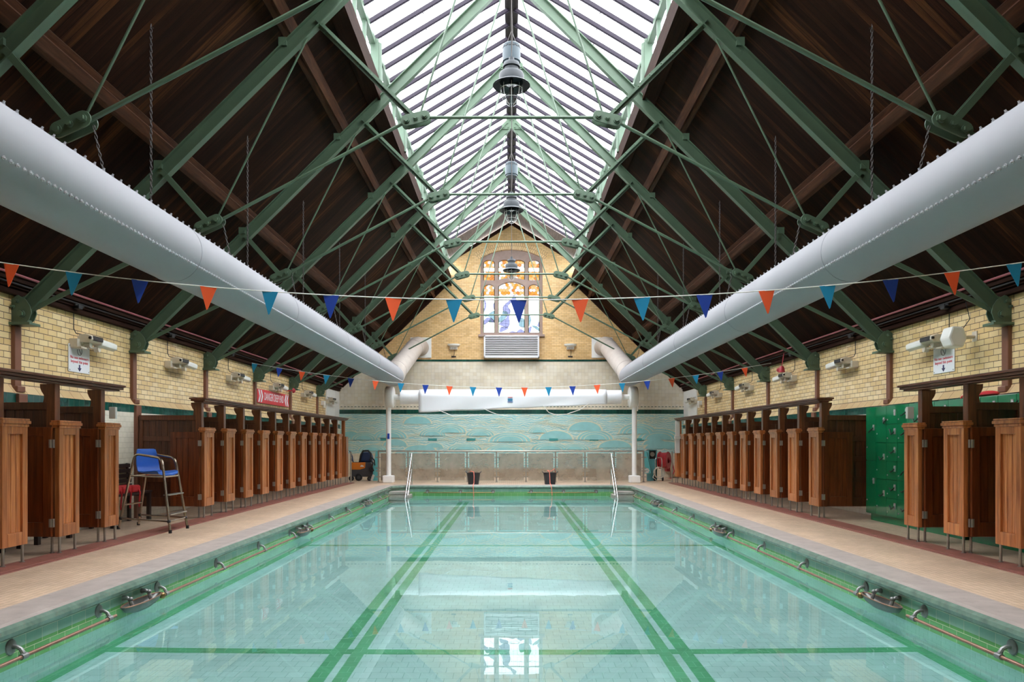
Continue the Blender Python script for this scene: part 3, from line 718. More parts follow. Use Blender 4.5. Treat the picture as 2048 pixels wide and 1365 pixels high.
# ------------------------------------------------------------------ ducts
DX,DZ,DR=4.10,3.80,.36
def chain_mesh(L,name='chain',link=.055,r=.0055):
    b=MB(); n=int(L/(link*.78))
    for k in range(n):
        z=-k*link*.78-link/2; pts=[]
        for a in range(8):
            c=.013*math.cos(2*math.pi*a/8); d=link/2*math.sin(2*math.pi*a/8)
            pts.append((c,0,z+d) if k%2 else (0,c,z+d))
        b.tube(pts,r,4,True)
    return b.mesh(name,M['chain'])
CH_L=chain_mesh(2.55)
for s,nm in ((-1,'left'),(1,'right')):
    t=thing('air_duct','long round white air duct hanging over the %s poolside'%nm,'duct',(0,0,0))
    b=MB(); b.tube([(s*DX,YB+.1,DZ),(s*DX,25.7,DZ)],DR,40); b.build('duct_pipe',M['duct'],t,smooth=True)
    for D in (.9,4.92,8.95,13.0,17.05,21.1):
        b=MB(); b.lathe([(DR,-.012),(DR+.005,-.008),(DR+.005,.008),(DR,.012)],(s*DX,D,DZ),(0,1,0),40); b.build('seam_ring',M['duct'],t,smooth=True)
    p0=Vector((s*DX,25.7,DZ)); pts=[p0,Vector((s*DX,25.95,DZ+.06)),Vector((s*4.09,26.15,DZ+.2)),Vector((s*3.98,30.3,5.36)),Vector((s*3.94,30.65,5.5)),Vector((s*3.92,31.0,5.56)),Vector((s*3.9,31.78,5.56))]
    b=MB(); b.tube(pts,DR,36); 
    b.build('elbow_pipe',M['ductold'],t,smooth=True)
    b=MB(); b.box(s*3.44,s*4.34,YF-.06,YF-.002,5.12,6.0); b.build('wall_flange',M['white'],t,bevel=.01)
    for k in (2,3):
        d=(pts[3]-pts[2]).normalized(); c=pts[2].lerp(pts[3],.03 if k==2 else .96); b=MB(); b.lathe([(DR,-.03),(DR+.012,-.02),(DR+.012,.02),(DR,.03)],c,d,36); b.build('seam_ring',M['ductold'],t,smooth=True)
    # bolts: one row facing the middle of the hall, one along the crown
    bm_=MB(); bm_.cyl((0,0,-.005),(0,0,.008),.0155,8); bm_.cyl((0,0,.006),(0,0,.026),.009,6); bme=bm_.mesh('bolt',M['bolt'])
    def place(ang,y):
        a=R(ang); d=Vector((-s*math.cos(a),0,-math.sin(a)))   # direction from duct axis
        o=bpy.data.objects.new('bolt',bme); COL.objects.link(o); o.parent=t
        o.location=Vector((s*DX,y,DZ))+d*DR; o.rotation_euler=d.to_track_quat('Z','Y').to_euler(); return o
    rest=MB()
    def far(ang,y):
        a=R(ang); d=Vector((-s*math.cos(a),0,-math.sin(a))); p=Vector((s*DX,y,DZ))+d*DR; rest.cyl(p-d*.004,p+d*.007,.0155,6); rest.cyl(p,p+d*.024,.009,5)
    for k in range(266):
        y=5.36+k*.0765
        if k<74: place(29.4,y)
        else: far(29.4,y)
    for k in range(130):
        y=5.4+k*.156
        if k<26: place(-61,y)
        else: far(-61,y)
    tag(rest.build('bolt',M['bolt'],t),kind='stuff')
    # long chains and short hanger chains
    for k in range(5):
        D=9.3+3.40*k; x=4.53; z=zroof(x)-.02
        o=bpy.data.objects.new('duct_chain',CH_L); COL.objects.link(o); o.location=(s*x,D,z)
        tag(o,'thin chain hanging from the roof to the %s duct, %s from the camera'%(nm,ORD[k]),'chain','chains hanging from the roof to the ducts')
        hk=MB(); hk.tube([(-.0,0,.02),(-.0,0,-.02),(s*-.03,0,-.035)],.006,5); hk.build('hook',M['chain'],o)
    for k,D in enumerate(TR[:6]):
        a=Vector((s*(NA[0]-.20),D,NA[1]+.02)); c=Vector((s*(DX+.08),D,DZ+DR+.01)); L=(c-a).length
        b=MB(); n=int(L/.042); dd=(c-a).normalized(); mid=(a+c)/2+Vector((0,0,-.05)); 
        pts=[a,mid+Vector((0,0,0)),c]; sp=[]
        for q in range(n+1):
            f=q/n; sp.append(a*(1-f)**2+mid*2*f*(1-f)+c*f*f)
        for q in range(n):
            pa,pc=sp[q],sp[q+1]; m_=(pa+pc)/2; d=(pc-pa).normalized(); u=Vector((0,1,0)) if q%2 else d.cross(Vector((0,1,0)))
            b.tube([m_+d*.027*math.sin(2*math.pi*j/8)+u*.012*math.cos(2*math.pi*j/8) for j in range(8)],.005,4,True)
        tag(b.build('hanger_chain',M['chain']),'short slack chain from the %s roof truss to the %s duct'%(ORD[k],nm),'chain','short chains tying the trusses to the ducts')

# ------------------------------------------------------------------ pendant lamps and drums
def make_lamp():
    t=thing('pendant_lamp','','lamp',(0,0,0),'bell-shaped pendant lamps under the ridge')
    b=MB(); b.lathe([(.315,0),(.325,.012),(.31,.03),(.235,.07),(.215,.085),(.218,.19),(.20,.23),(.15,.255),(.128,.265),(.125,.32),(.148,.33),(.148,.37),(.135,.40),(.05,.42),(.045,.50),(0,.505)],(0,0,0)); b.build('lamp_shade',M['lampcase'],t,smooth=True,angle=30)
    b=MB(); b.lathe([(.312,.002),(.235,.062),(.205,.075),(.20,.17),(0,.18)],(0,0,0)); b.build('reflector',M['lampdark'],t,smooth=True)
    g=MB(); g.lathe([(.185,.03),(.19,-.05),(.182,-.13),(.15,-.22),(.10,-.29),(.04,-.33),(0,-.335)],(0,0,0)); go=g.build('glass_globe',M['globe'],t,smooth=True)
    b=MB()
    for k in range(8):
        a=2*math.pi*k/8; b.tube([(r*math.cos(a),r*math.sin(a),h) for r,h in ((.188,.02),(.193,-.05),(.185,-.13),(.153,-.22),(.103,-.29),(.043,-.333))],.0035,4)
    for r,h in ((.193,-.05),(.155,-.22)): b.tube([(r*math.cos(2*math.pi*j/24),r*math.sin(2*math.pi*j/24),h) for j in range(24)],.0035,4,True)
    b.build('globe_rib',M['whiteplastic'],go)
    b=MB(); b.lathe([(.03,.15),(.035,.05),(.05,-.03),(.045,-.12),(.02,-.22),(0,-.25)],(0,0,0),n=12); b.build('bulb',M['lampcase'],t,smooth=True)
    b=MB(); b.cyl((0,0,.49),(0,0,3.30),.007,5); b.tube([(0.0,0,.5),(.02,0,.9),(0,0,1.4),(.015,0,2.2),(0,0,3.28)],.006,5); b.build('suspension_cord',M['chain'],t)
    return t
l0=make_lamp()
for k,(D,lab) in enumerate(((12.81,'nearest and largest blue grey pendant lamp with clear glass globe'),(19.69,'middle blue grey pendant lamp, hanging before the skylight end'),(26.57,'farthest small pendant lamp, hanging in front of stained glass window'))):
    o=l0 if k==0 else dup(l0); o.location=(0,D,7.66); o['label']=lab
for k,(D,lab) in enumerate(((16.25,'teal grey slotted drum hung under ridge, above the nearest lamp'),(23.13,'small teal grey slotted drum hung under ridge above middle lamp'))):
    t=thing('ridge_drum',lab,'drum',(0,D,9.80),'teal drums hung below the ridge')
    b=MB(); b.lathe([(0,.0),(.17,.0),(.17,.05),(.198,.05),(.198,.32),(.19,.36),(.198,.36),(.198,.40),(.17,.43),(0,.43)],(0,0,0)); b.build('drum_body',M['drum'],t,smooth=True,angle=30)
    b=MB()
    for q in range(14):
        a=2*math.pi*q/14; c=Vector((.186*math.cos(a),.186*math.sin(a),.345)); b.bar(c-Vector((-math.sin(a),math.cos(a),0))*.028,c+Vector((-math.sin(a),math.cos(a),0))*.028,.03,.022,side=(math.cos(a),math.sin(a),0))
    b.build('vent_slot',M['black'],t)
    b=MB()
    for x,y in ((-.12,0),(.12,0),(0,.12)): b.tube([(x,y,.42),(0,0,.75)],.006,5)
    b.cyl((0,0,.75),(0,0,1.19),.008,6); b.build('hanger_wire',M['chain'],t)

# ------------------------------------------------------------------ pennant strings
def pennants(D,z0,xs,start,label,scale=1):
    t=thing('pennant_string',label,'bunting',(0,D,0),'pennant strings across the pool')
    f=lambda x:z0+.0128*x*x
    b=MB(); b.tube([(x*7.42/20,0,f(x*7.42/20)) for x in range(-20,21)],.006,5); b.build('cord',M['cord'],t)
    cols=[('orange','orange pennant'),('teal','teal pennant'),('navy','dark blue pennant')]
    meshes={}
    for k,px in enumerate(xs):
        x=(px-VX)*D/F; c=cols[(k+start)%3]
        if c[0] not in meshes:
            b=MB(); b.prism([(-.094,0),(.094,0),(.012,-.25),(.0,-.262),(-.006,-.25)],(0,-.002,0),(1,0,0),(0,0,1),(0,.004,0)); meshes[c[0]]=b.mesh('pennant',M[c[0]])
        o=bpy.data.objects.new('pennant',meshes[c[0]]); COL.objects.link(o); o.parent=t; o['label']=c[1]
        o.location=(x,0,f(x)); o.rotation_euler=(random.uniform(-.05,.05),math.atan(-2*.0128*x),random.uniform(-.12,.12))
pennants(8.32,3.10,[23,148,280,417,540,662,787,908,1037,1160,1284,1409,1533,1655,1781,1904,2028],0,'nearer string of large triangular pennants across the whole picture')
pennants(20.95,3.05,[509,559,604,653,702,751,802,851,899,946,998,1049,1097,1145,1194,1244,1294,1343,1391,1440,1489],1,'farther string of small pennants in front of white cover roll')

# ------------------------------------------------------------------ changing cubicles
def framed(b,s,o0,o1,y0,y1,z0,z1,st,rt,rb,axis='y'):
    pass
def cubicle_parts(s,t,W=.48,depth=1.29,door=True,mid=True):
    X=lambda o:s*o
    # front panel facing the pool
    b=MB(); b.box(X(0),X(.06),0,.095,.24,1.70); b.box(X(0),X(.06),W-.095,W,.24,1.70); b.box(X(0),X(.06),.095,W-.095,.24,.40); b.box(X(0),X(.06),.095,W-.095,1.60,1.70)
    fr=b.build('front_panel',M['wood'],t,bevel=.006)
    b=MB(); n=3; w=(W-.19)/n
    for k in range(n): b.box(X(.026),X(.045),.095+k*w+.003,.095+(k+1)*w-.003,.40,1.60)
    b.box(X(.04),X(.055),.095,W-.095,.40,1.60); b.build('inset_boarding',M['wood'],fr,bevel=.004)
    b=MB(); b.box(X(-.012),X(.10),-.012,W+.012,1.69,1.725); b.box(X(-.028),X(.115),-.028,W+.028,1.725,1.765); b.box(X(-.018),X(.105),-.018,W+.018,1.765,1.79); b.build('panel_cap',M['wood'],t,bevel=.008)
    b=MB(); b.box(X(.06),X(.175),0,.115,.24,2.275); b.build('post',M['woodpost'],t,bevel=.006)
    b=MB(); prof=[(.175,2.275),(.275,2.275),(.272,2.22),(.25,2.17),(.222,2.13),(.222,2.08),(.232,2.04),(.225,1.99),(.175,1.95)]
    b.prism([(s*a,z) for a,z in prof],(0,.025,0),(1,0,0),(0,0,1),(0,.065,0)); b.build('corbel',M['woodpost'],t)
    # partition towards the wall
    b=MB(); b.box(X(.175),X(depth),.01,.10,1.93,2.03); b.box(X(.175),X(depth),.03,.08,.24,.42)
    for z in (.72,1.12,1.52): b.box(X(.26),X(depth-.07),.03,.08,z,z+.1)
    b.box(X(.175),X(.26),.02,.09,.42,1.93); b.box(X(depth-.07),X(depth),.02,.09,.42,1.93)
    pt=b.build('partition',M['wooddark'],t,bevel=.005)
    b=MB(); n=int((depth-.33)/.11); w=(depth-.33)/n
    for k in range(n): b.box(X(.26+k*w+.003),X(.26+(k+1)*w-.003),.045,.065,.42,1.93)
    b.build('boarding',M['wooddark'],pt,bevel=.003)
    if door:
        d0,d1=.075,.64; y0,y1=-.055,-.012
        b=MB(); b.box(X(d0),X(d0+.11),y0,y1,.25,1.70); b.box(X(d1-.11),X(d1),y0,y1,.25,1.70); b.box(X(d0+.11),X(d1-.11),y0,y1,.25,.44); b.box(X(d0+.11),X(d1-.11),y0,y1,1.58,1.70)
        dr=b.build('door',M['wooddoor'],t,bevel=.005)
        b=MB(); n=3; w=(d1-d0-.22)/n
        for k in range(n): b.box(X(d0+.11+k*w+.003),X(d0+.11+(k+1)*w-.003),y0+.016,y0+.03,.44,1.58)
        b.box(X(d0+.11),X(d1-.11),y0+.026,y1-.006,.44,1.58); b.build('door_boarding',M['wooddoor'],dr,bevel=.003)
        for z in (1.48,.43):
            b=MB(); b.box(X(.045),X(.072),y0-.004,y0+.03,z-.055,z+.055); b.box(X(.078),X(.104),y0-.005,y0+.002,z-.055,z+.055); b.cyl((X(.075),y0-.006,z-.052),(X(.075),y0-.006,z+.052),.007,8); b.build('hinge',M['hinge'],dr)
    for o,y in ((.03,.05),(.03,W-.06),(.13,.055)):
        b=MB(); b.cyl((X(o),y,.0),(X(o),y,.25),.0165,10); b.cyl((X(o),y,.02),(X(o),y,.03),.03,10); b.build('leg',M['steeld'],t,smooth=True)
XC=6.0
def topple(): pass
for s,nm in ((-1,'left'),(1,'right')):
    beside='lifeguard chair' if s<0 else 'green lockers'
    # far row
    base=thing('changing_cubicle','','cubicle',(s*XC,14.46,0),'wooden poolside changing cubicles'); cubicle_parts(s,base)
    for k in range(11):
        o=base if k==0 else dup(base); o.location=(s*XC,14.46+1.125*k,0)
        o['label']=('%s oak changing cubicle beyond the %s in the long %s row'%(ORD[k],beside,nm))
    # near group
    dep=1.29 if s<0 else .80
    nb=thing('changing_cubicle','','cubicle',(s*XC,10.92,0),'wooden poolside changing cubicles'); cubicle_parts(s,nb,W=.39,depth=dep)
    nb['label']='oak changing cubicle at the end of the near %s group, beside the %s'%(nm,beside)
    nb2=thing('changing_cubicle','','cubicle',(s*XC,9.82,0),'wooden poolside changing cubicles'); cubicle_parts(s,nb2,W=.46,depth=dep)
    nb2['label']='second oak changing cubicle of the near %s group, with door standing open'%nm
    o=dup(nb2,(s*XC,8.72,0),'nearest oak changing cubicle, cut by the %s picture edge'%nm)
    # continuous top rails
    for (y0,y1,lab) in ((7.4,11.36,'dark moulded top rail over the near %s cubicles'%nm),(14.36,26.95,'long dark moulded top rail over the far %s cubicles'%nm)):
        b=MB(); X=lambda o:s*(XC+o)
        b.box(X(-.005),X(.185),y0+.05,y1-.03,2.275,2.30); b.box(X(-.05),X(.23),y0,y1,2.30,2.335); b.box(X(-.075),X(.255),y0-.02,y1+.02,2.335,2.37)
        tag(b.build('cubicle_rail',M['rail'],bevel=.008),lab,'rail')
    # end screen of the far row
    t=thing('end_screen','plain wooden end screen closing the far end of %s cubicle row'%nm,'screen',(s*XC,26.85,0))
    b=MB(); b.box(s*0,s*.06,0,.36,.24,1.7); b.build('screen_panel',M['wood'],t,bevel=.006)
    b=MB(); b.box(s*.05,s*.165,-.02,.09,.24,2.275); b.build('post',M['wood'],t,bevel=.006)
    for y in (.04,.32):
        b=MB(); b.cyl((s*.03,y,0),(s*.03,y,.25),.0165,8); b.build('leg',M['steeld'],t)
    b=MB(); b.cyl((s*(XC-.05),27.42,0),(s*(XC-.05),27.42,1.15),.028,10); b.cyl((s*(XC-.05),27.42,0),(s*(XC-.05),27.42,.02),.06,10)
    tag(b.build('metal_post',M['fencesteel'],smooth=True),'short grey metal post at far end of the %s cubicles'%nm,'post')
    # small white box on the last near post
    b=MB(); b.box(s*(XC+.06),s*(XC+.16),10.92+.40,10.92+.46,1.86,2.04)
    tag(b.build('switch_box',M['whiteplastic'],bevel=.008),'small white box at the end of the near %s cubicles'%nm,'box')
# white cloth at end of the right row
b=MB(); b.box(5.93,6.10,26.78,26.83,1.10,2.27); b.box(5.90,6.12,26.74,26.86,1.62,1.72)
tag(b.build('hanging_sheet',M['white'],bevel=.02),'white sheet hung on the far end of the right cubicle row','sheet')

# ------------------------------------------------------------------ lockers
def locker_bank(y0,ncol,tiers,label,cw=.388):
    t=thing('locker_bank',label,'lockers',(6.90,y0,0),'green locker banks by the right wall')
    b=MB(); b.box(.02,.40,0,ncol*cw,.13,2.17); b.build('carcass',M['locker'],t,bevel=.003)
    b=MB(); b.box(.05,.40,.03,ncol*cw-.1,0,.13); b.build('plinth',M['locker'],t)
    for c in range(ncol):
        n=tiers[c%len(tiers)]; h=2.03/n; yc=ncol*cw-(c+1)*cw
        for k in range(n):
            z0=.135+k*h
            b=MB(); b.box(0,.02,yc+.004,yc+cw-.004,z0+.004,z0+h-.004); d=b.build('locker_door',M['locker'],t,bevel=.002)
            zl=z0+h*.62
            b=MB(); b.box(-.012,0,yc+.05,yc+.10,zl-.055,zl+.055); b.cyl((-.024,yc+.075,zl+.02),(-.01,yc+.075,zl+.02),.012,8); b.build('lock',M['silver'],d)
            if random.random()<.85:
                a=random.choice((1,-1,1)); b=MB(); q=[Vector((-.02,yc+.075,zl-.01)),Vector((-.045,yc+.075+a*.06,zl-.06)),Vector((-.03,yc+.075+a*.14,zl+.05-random.random()*.16))]
                b.tube(q,.013,5); b.build('key_strap',M['lockerdark'],d)
            b=MB(); b.cyl((-.006,yc+cw-.05,z0+h*.25),(0,yc+cw-.05,z0+h*.25),.014,8); b.build('number_disc',M['silver'],d)
locker_bank(11.30,8,[2,3,6,6,3,6,6,3],'green locker bank beyond the near right cubicles, locks and straps showing')
locker_bank(8.17,8,[3,6,6,3],'green locker bank hidden behind near right cubicles, top just showing')
t=thing('red_bag','red bag lying on top of the green lockers','bag',(7.12,11.05,2.17))
b=MB(); b.ball((0,0,.05),.09,12,1.1,2.4,.55); b.build('bag_body',M['red'],t,smooth=True)
b=MB(); b.tube([(-.1,.28,.06),(-.14,.42,.04),(-.16,.5,-.15),(-.14,.42,-.2),(-.13,.36,0)],.012,6); b.build('strap',M['red'],t,smooth=True)

# ------------------------------------------------------------------ lifeguard chair
t=thing('lifeguard_chair','tall tubular lifeguard chair with blue plastic seat','chair',(0,0,0))
def fl(px,py): 
    D=CZ*F/(py-VY); return Vector(((px-VX)*D/F,D,0))
fA,fB,fC,fD=fl(237,1059),fl(340.5,1067.5),fl(375,1057.6),fl(277,1051)   # back near, front near, front far, back far
tops=[]
for fb,ff,zz in ((fA,fB,0),(fD,fC,0)):
    mid=(fb+ff)/2; bt=fb.lerp(ff,.27); ft=ff.lerp(fb,.20); cen=(fA+fB+fC+fD)/4; inn=Vector((0,(cen.y-mid.y)*.28,0))
    bt=bt+inn+Vector((0,0,1.30)); ft=ft+inn+Vector((0,0,1.23)); tops.append((bt,ft))
    b=MB(); pts=[fb]
    def bend(a,c,e,r=.12,n=5):
        u=(a-c).normalized()*r; v=(e-c).normalized()*r; return [(c+u)*(1-f)**2+c*2*f*(1-f)+(c+v)*f*f for f in [i/n for i in range(n+1)]]
    pts=[fb]+bend(fb,bt,ft)+bend(bt,ft,ff)+[ff]
    b.tube(pts,.021,10); b.build('side_frame',M['chairsteel'],t,smooth=True)
    for q in (fb,ff):
        b=MB(); b.cyl(q,q+Vector((0,0,.055)),.027,10); b.build('rubber_foot',M['black'],t)
(btN,ftN),(btF,ftF)=tops
def onleg(f,top,z): return f.lerp(top,z/top.z)
for z,mat in ((.30,'chairsteel'),(.62,'chairsteel')):
    b=MB(); a=onleg(fB,ftN,z); c=onleg(fC,ftF,z); b.bar(a,c,.02,.09,side=(0,0,1)); b.build('step',M['fencesteel'],t)
for (a,c,z) in (((fA,btN),(fB,ftN),.19),((fD,btF),(fC,ftF),.19),((fA,btN),(fD,btF),.42),((fB,ftN),(fC,ftF),.19),((fA,btN),(fB,ftN),.92),((fD,btF),(fC,ftF),.92),((fB,ftN),(fC,ftF),.92),((fA,btN),(fD,btF),.92)):
    b=MB(); b.cyl(onleg(*a,z),onleg(*c,z),.016,8); b.build('stretcher',M['chairsteel'],t,smooth=True)
for (a) in ((fA,btN),(fB,ftN),(fD,btF),(fC,ftF)):
    b=MB(); b.ball(onleg(*a,.19),.033,8); b.build('joint_cap',M['black'],t)
# seat shell
ctr=(btN+ftN+btF+ftF)/4; fwd=((ftN+ftF)-(btN+btF)); fwd.z=0; fwd.normalize(); sid=Vector((0,0,1)).cross(fwd)
b=MB(); prof=[(.33,.945),(.31,.975),(.24,.985),(.0,.965),(-.13,.97),(-.19,1.02),(-.215,1.12),(-.235,1.26),(-.25,1.37),(-.265,1.385)]
wid=[.19,.205,.21,.22,.22,.22,.22,.21,.18,.15]; vs=[];fs=[]; m=7
for layer in (0,1):
    for (q,z),w in zip(prof,wid):
        for j in range(m):
            f=-1+2*j/(m-1); cup=.035*f*f
            p=Vector((ctr.x,ctr.y,0))+fwd*(q+(cup if z>1.0 else 0)-layer*(.018 if z>1 else 0))+sid*(w*f); p.z=z+(cup if z<=1.0 else 0)-layer*(.018 if z<=1.0 else 0); vs.append(p)
K=len(prof)
for layer in (0,1):
    o_=layer*K*m
    for i in range(K-1):
        for j in range(m-1): fs.append((o_+i*m+j,o_+i*m+j+1,o_+(i+1)*m+j+1,o_+(i+1)*m+j))
for i in range(K-1):
    for j in (0,m-1): fs.append((i*m+j,(i+1)*m+j,K*m+(i+1)*m+j,K*m+i*m+j))
for j in range(m-1):
    for i in (0,K-1): fs.append((i*m+j,i*m+j+1,K*m+i*m+j+1,K*m+i*m+j))
b.add(vs,fs); o=b.build('seat',M['blue'],t,smooth=True,angle=70)

# ------------------------------------------------------------------ benches on the left
def bench(y0,y1,label):
    t=thing('slatted_bench',label,'bench',(-7.07,y0,0),'dark slatted benches along the left wall'); L=y1-y0
    b=MB()
    for k in range(4): b.box(-.20+k*.10,-.20+k*.10+.085,0,L,.55,.58)
    b.box(-.20,.18,.03,L-.03,.535,.552)
    b.build('seat',M['blackwood'],t,bevel=.005)
    b=MB()
    for k in range(5): b.box(-.235-.008*k,-.21-.008*k,0,L,.64+k*.095,.64+k*.095+.07)
    b.build('backrest',M['blackwood'],t,bevel=.005)
    for y in (.08,L/2,L-.08):
        b=MB(); b.box(.12,.18,y-.035,y+.035,0,.55); b.build('leg',M['blackwood'],t)
        b=MB(); b.box(-.25,-.20,y-.035,y+.035,0,.58); b.bar((-.235,y,.55),(-.265,y,1.10),.05,.03); b.build('leg',M['blackwood'],t)
        b=MB(); b.box(-.22,.16,y-.03,y+.03,.48,.545); b.build('bearer',M['blackwood'],t)
bench(11.5,14.2,'dark slatted bench behind the lifeguard chair')
bench(9.96,10.88,'dark slatted bench inside second near left cubicle, only legs showing')
bench(8.86,9.78,'dark slatted bench inside nearest left cubicle, only legs showing')
for k,(y,lab) in enumerate(((12.92,'nearer red rescue pad lying on the dark bench'),(13.24,'middle red rescue pad lying on the dark bench'),(13.56,'farther red rescue pad lying on the dark bench'))):
    t=thing('rescue_pad',lab,'cushion',(-7.05,y,.583),'red rescue pads on the bench')
    b=MB(); b.box(-.13,.19,-.145,.145,0,.13); b.build('pad',M['red'],t,bevel=.035)
    b=MB(); b.tube([(.18,.05,.06),(.215,.06,0),(.21,.03,-.22),(.205,.05,-.27)],.014,6); b.build('strap',M['red'],t,smooth=True)

# ------------------------------------------------------------------ wall floodlights, cables, boxes
def floodlight(s,t):
    X=lambda o:-s*o     # o = distance out of the wall (root on wall face)
    b=MB(); prof=[(.10,.03),(.13,.07),(.24,.08),(.33,.05),(.34,0),(.30,-.04),(.14,-.05),(.10,-.02)]
    b.prism([(X(a),z) for a,z in prof],(0,-.44,.10),(1,0,0),(0,0,1),(0,.42,0)); bo=b.build('housing',M['offwhite'],t,bevel=.008)
    b=MB()
    for k in range(7): y=-.36+k*.05; b.box(X(.20),X(.347),y,y+.028,.085,.155)
    b.box(X(.20),X(.345),-.37,-.02,.10,.14); b.build('vent_grille',M['louvredark'],bo)
    b=MB(); b.cyl((X(.3),-.443,.12),(X(.34),-.443,.12),.02,8); b.build('cable_gland',M['black'],bo)
    b=MB(); pr2=[(.13,.03),(.16,.06),(.25,.07),(.34,.03),(.33,-.05),(.26,-.08),(.15,-.04)]
    b.prism([(X(a),z) for a,z in pr2],(0,-.03,.09),(1,0,0),(0,0,1),(0,.58,-.02)); b.build('lens',M['whiteplastic'],t,bevel=.02)
    b=MB(); b.box(X(0),X(.14),-.52,-.26,-.03,.10); b.box(X(.02),X(.2),-.5,-.30,-.045,-.02); b.build('ballast_box',M['offwhite'],t,bevel=.006)
    b=MB(); b.bar((X(.10),-.38,-.01),(X(.22),.02,-.0),.03,.05,side=(0,0,1)); b.cyl((X(.18),.02,-.01),(X(.26),.02,-.01),.055,12); b.cyl((X(.14),-.25,.04),(X(.24),-.25,.04),.06,12); b.build('arm',M['offwhite'],t)
    b=MB(); b.tube([(X(.03),-.42,.62),(X(.03),-.42,.26),(X(.06),-.40,.19),(X(.18),-.38,.17)],.008,5); b.build('cable',M['black'],t)
for s,nm in ((-1,'left'),(1,'right')):
    base=thing('wall_floodlight','','light',(s*XW,12.85,3.14),'white wall floodlights over the cubicles'); floodlight(s,base)
    for k in range(6):
        o=base if k==0 else dup(base); o.location=(s*XW,12.90+3.42*k,3.14 if k<5 else 3.10); o.scale=(1.0,.85,1.1)
        o['label']='%s white slotted floodlight from the camera on the %s wall'%(ORD[k],nm)
    for k in range(6):
        b=MB(); y=12.47+3.42*k; b.box(s*(XW-.20),s*(XW-.1),y-.07,y+.05,3.74,3.82); b.cyl((s*(XW-.17),y-.14,3.80),(s*(XW-.17),y+.12,3.80),.02,6)
        tag(b.build('junction_box',M['black'],bevel=.008),'small black junction box above the %s floodlight on %s wall'%(ORD[k],nm),'box','junction boxes under the eaves')
    b=MB(); b.cyl((s*(XW-.205),YB,3.955),(s*(XW-.205),YF-.1,3.955),.02,8); tag(b.build('conduit_pipe',M['conduit'],smooth=True),'thin pink conduit pipe along the eaves of the %s wall'%nm,'pipe')
    b=MB(); b.cyl((s*(XW-.17),YB,3.83),(s*(XW-.17),YF-.1,3.83),.013,6); tag(b.build('eaves_cable',M['black'],smooth=True),'black cable run along the timber below %s conduit'%nm,'cable')
    # warning sign
    sy=12.73; sx=s*(XW-.012)
    t=thing('warning_sign','white no non swimmers sign on the %s brick wall'%nm,'sign',(sx,sy,2.93))
    b=MB(); b.box(s*.008,s*-.006,-.31,.31,-.235,.235); b.build('sign_board',M['signwhite'],t,bevel=.004)
    o=bpy.data.objects.new('lettering',T_NO); COL.objects.link(o); o.parent=t; o.matrix_local=wall_mtx(s,(-s*.008,0,-.02)); o['label']='red lettering'
    b=MB(); cc=[(-s*.010,.068*math.cos(2*math.pi*j/28),.14+.076*math.sin(2*math.pi*j/28)) for j in range(28)]; b.tube(cc,.0042,5,True); b.tube([(-s*.010,s*.045,.195),(-s*.010,-s*.045,.085)],.0042,5); b.build('prohibition_ring',M['signdark'],t)
    b=MB(); b.prism([(-.018,-.10),(.018,-.10),(.018,-.155),(.055,-.155),(0,-.215),(-.055,-.155),(-.018,-.155)],(-s*.006,0,0),(0,1,0),(0,0,1),(-s*.004,0,0)); b.build('arrow',M['signnavy'],t)
    for y in (-.28,.28):
        for z in (-.205,.205):
            b=MB(); b.cyl((-s*.004,y,z),(-s*.012,y,z),.009,8); b.build('screw',M['steeld'],t)
# danger sign
t=thing('danger_sign','red DANGER DEEP END sign on left brick wall','sign',(-(XW-.07),23.0,2.86))
b=MB(); b.box(-.008,.006,-1.52,1.52,-.20,.20); b.build('sign_board',M['signred'],t)
o=bpy.data.objects.new('lettering',T_DANGER); COL.objects.link(o); o.parent=t; o.matrix_local=wall_mtx(-1,(.008,0,-.0)) @ Matrix.Diagonal((.84,1.3,1,1)); o['label']='white lettering'
for sg in (-1,1):
    for k in (0,1):
        b=MB(); y=sg*(1.46-.20*k); 
        b.prism([(y,.18),(y-sg*.10,.18),(y-sg*.22,0),(y-sg*.10,-.18),(y,-.18),(y-sg*.12,0)],(.006,0,0),(0,1,0),(0,0,1),(.005,0,0)); b.build('chevron',M['signwhite'],t)
# sensor box and alarm bell on the right wall
t=thing('speaker_box','white angled speaker box beside the right warning sign','speaker',(XW,11.88,3.22))
b=MB(); b.prism([(-.50,-.05),(-.44,-.19),(-.26,-.21),(-.20,-.06),(-.26,.12),(-.44,.13)],(0,-.12,0),(1,0,0),(0,0,1),(0,.27,.0)); b.build('speaker_case',M['whiteplastic'],t,bevel=.03)
b=MB(); b.cyl((-.24,0,-.05),(0,0,-.02),.03,10); b.box(-.02,-.002,-.06,.06,-.1,.06); b.build('bracket',M['offwhite'],t)
b=MB(); b.tube([(-.22,.05,.05),(-.08,.02,.26),(-.16,0,.54)],.007,5); b.build('cable',M['black'],t)
t=thing('alarm_beacon','red alarm beacon above third floodlight on right wall','alarm',(XW-.26,19.74,3.36))
b=MB(); b.lathe([(0,.17),(.05,.16),(.075,.1),(.08,.03),(.09,.02),(.09,0),(0,0)],(0,-.05,0),n=14); b.ball((-.02,.12,.08),.06,10); b.build('beacon_dome',M['hose'],t,smooth=True)
b=MB(); b.cyl((0,-.05,.16),(.06,-.05,.50),.012,6); b.build('pipe',M['hose'],t)
t=thing('alarm_beacon','red bell on left wall beside the danger sign','alarm',(-(XW-.25),24.4,3.2))
b=MB(); b.lathe([(0,.08),(.06,.06),(.09,.0),(0,0)],(0,0,0),(1,0,0),n=14); b.build('beacon_dome',M['hose'],t,smooth=True)
b=MB(); b.cyl((-.24,0,0),(0,0,0),.02,8); b.build('bracket',M['hose'],t)
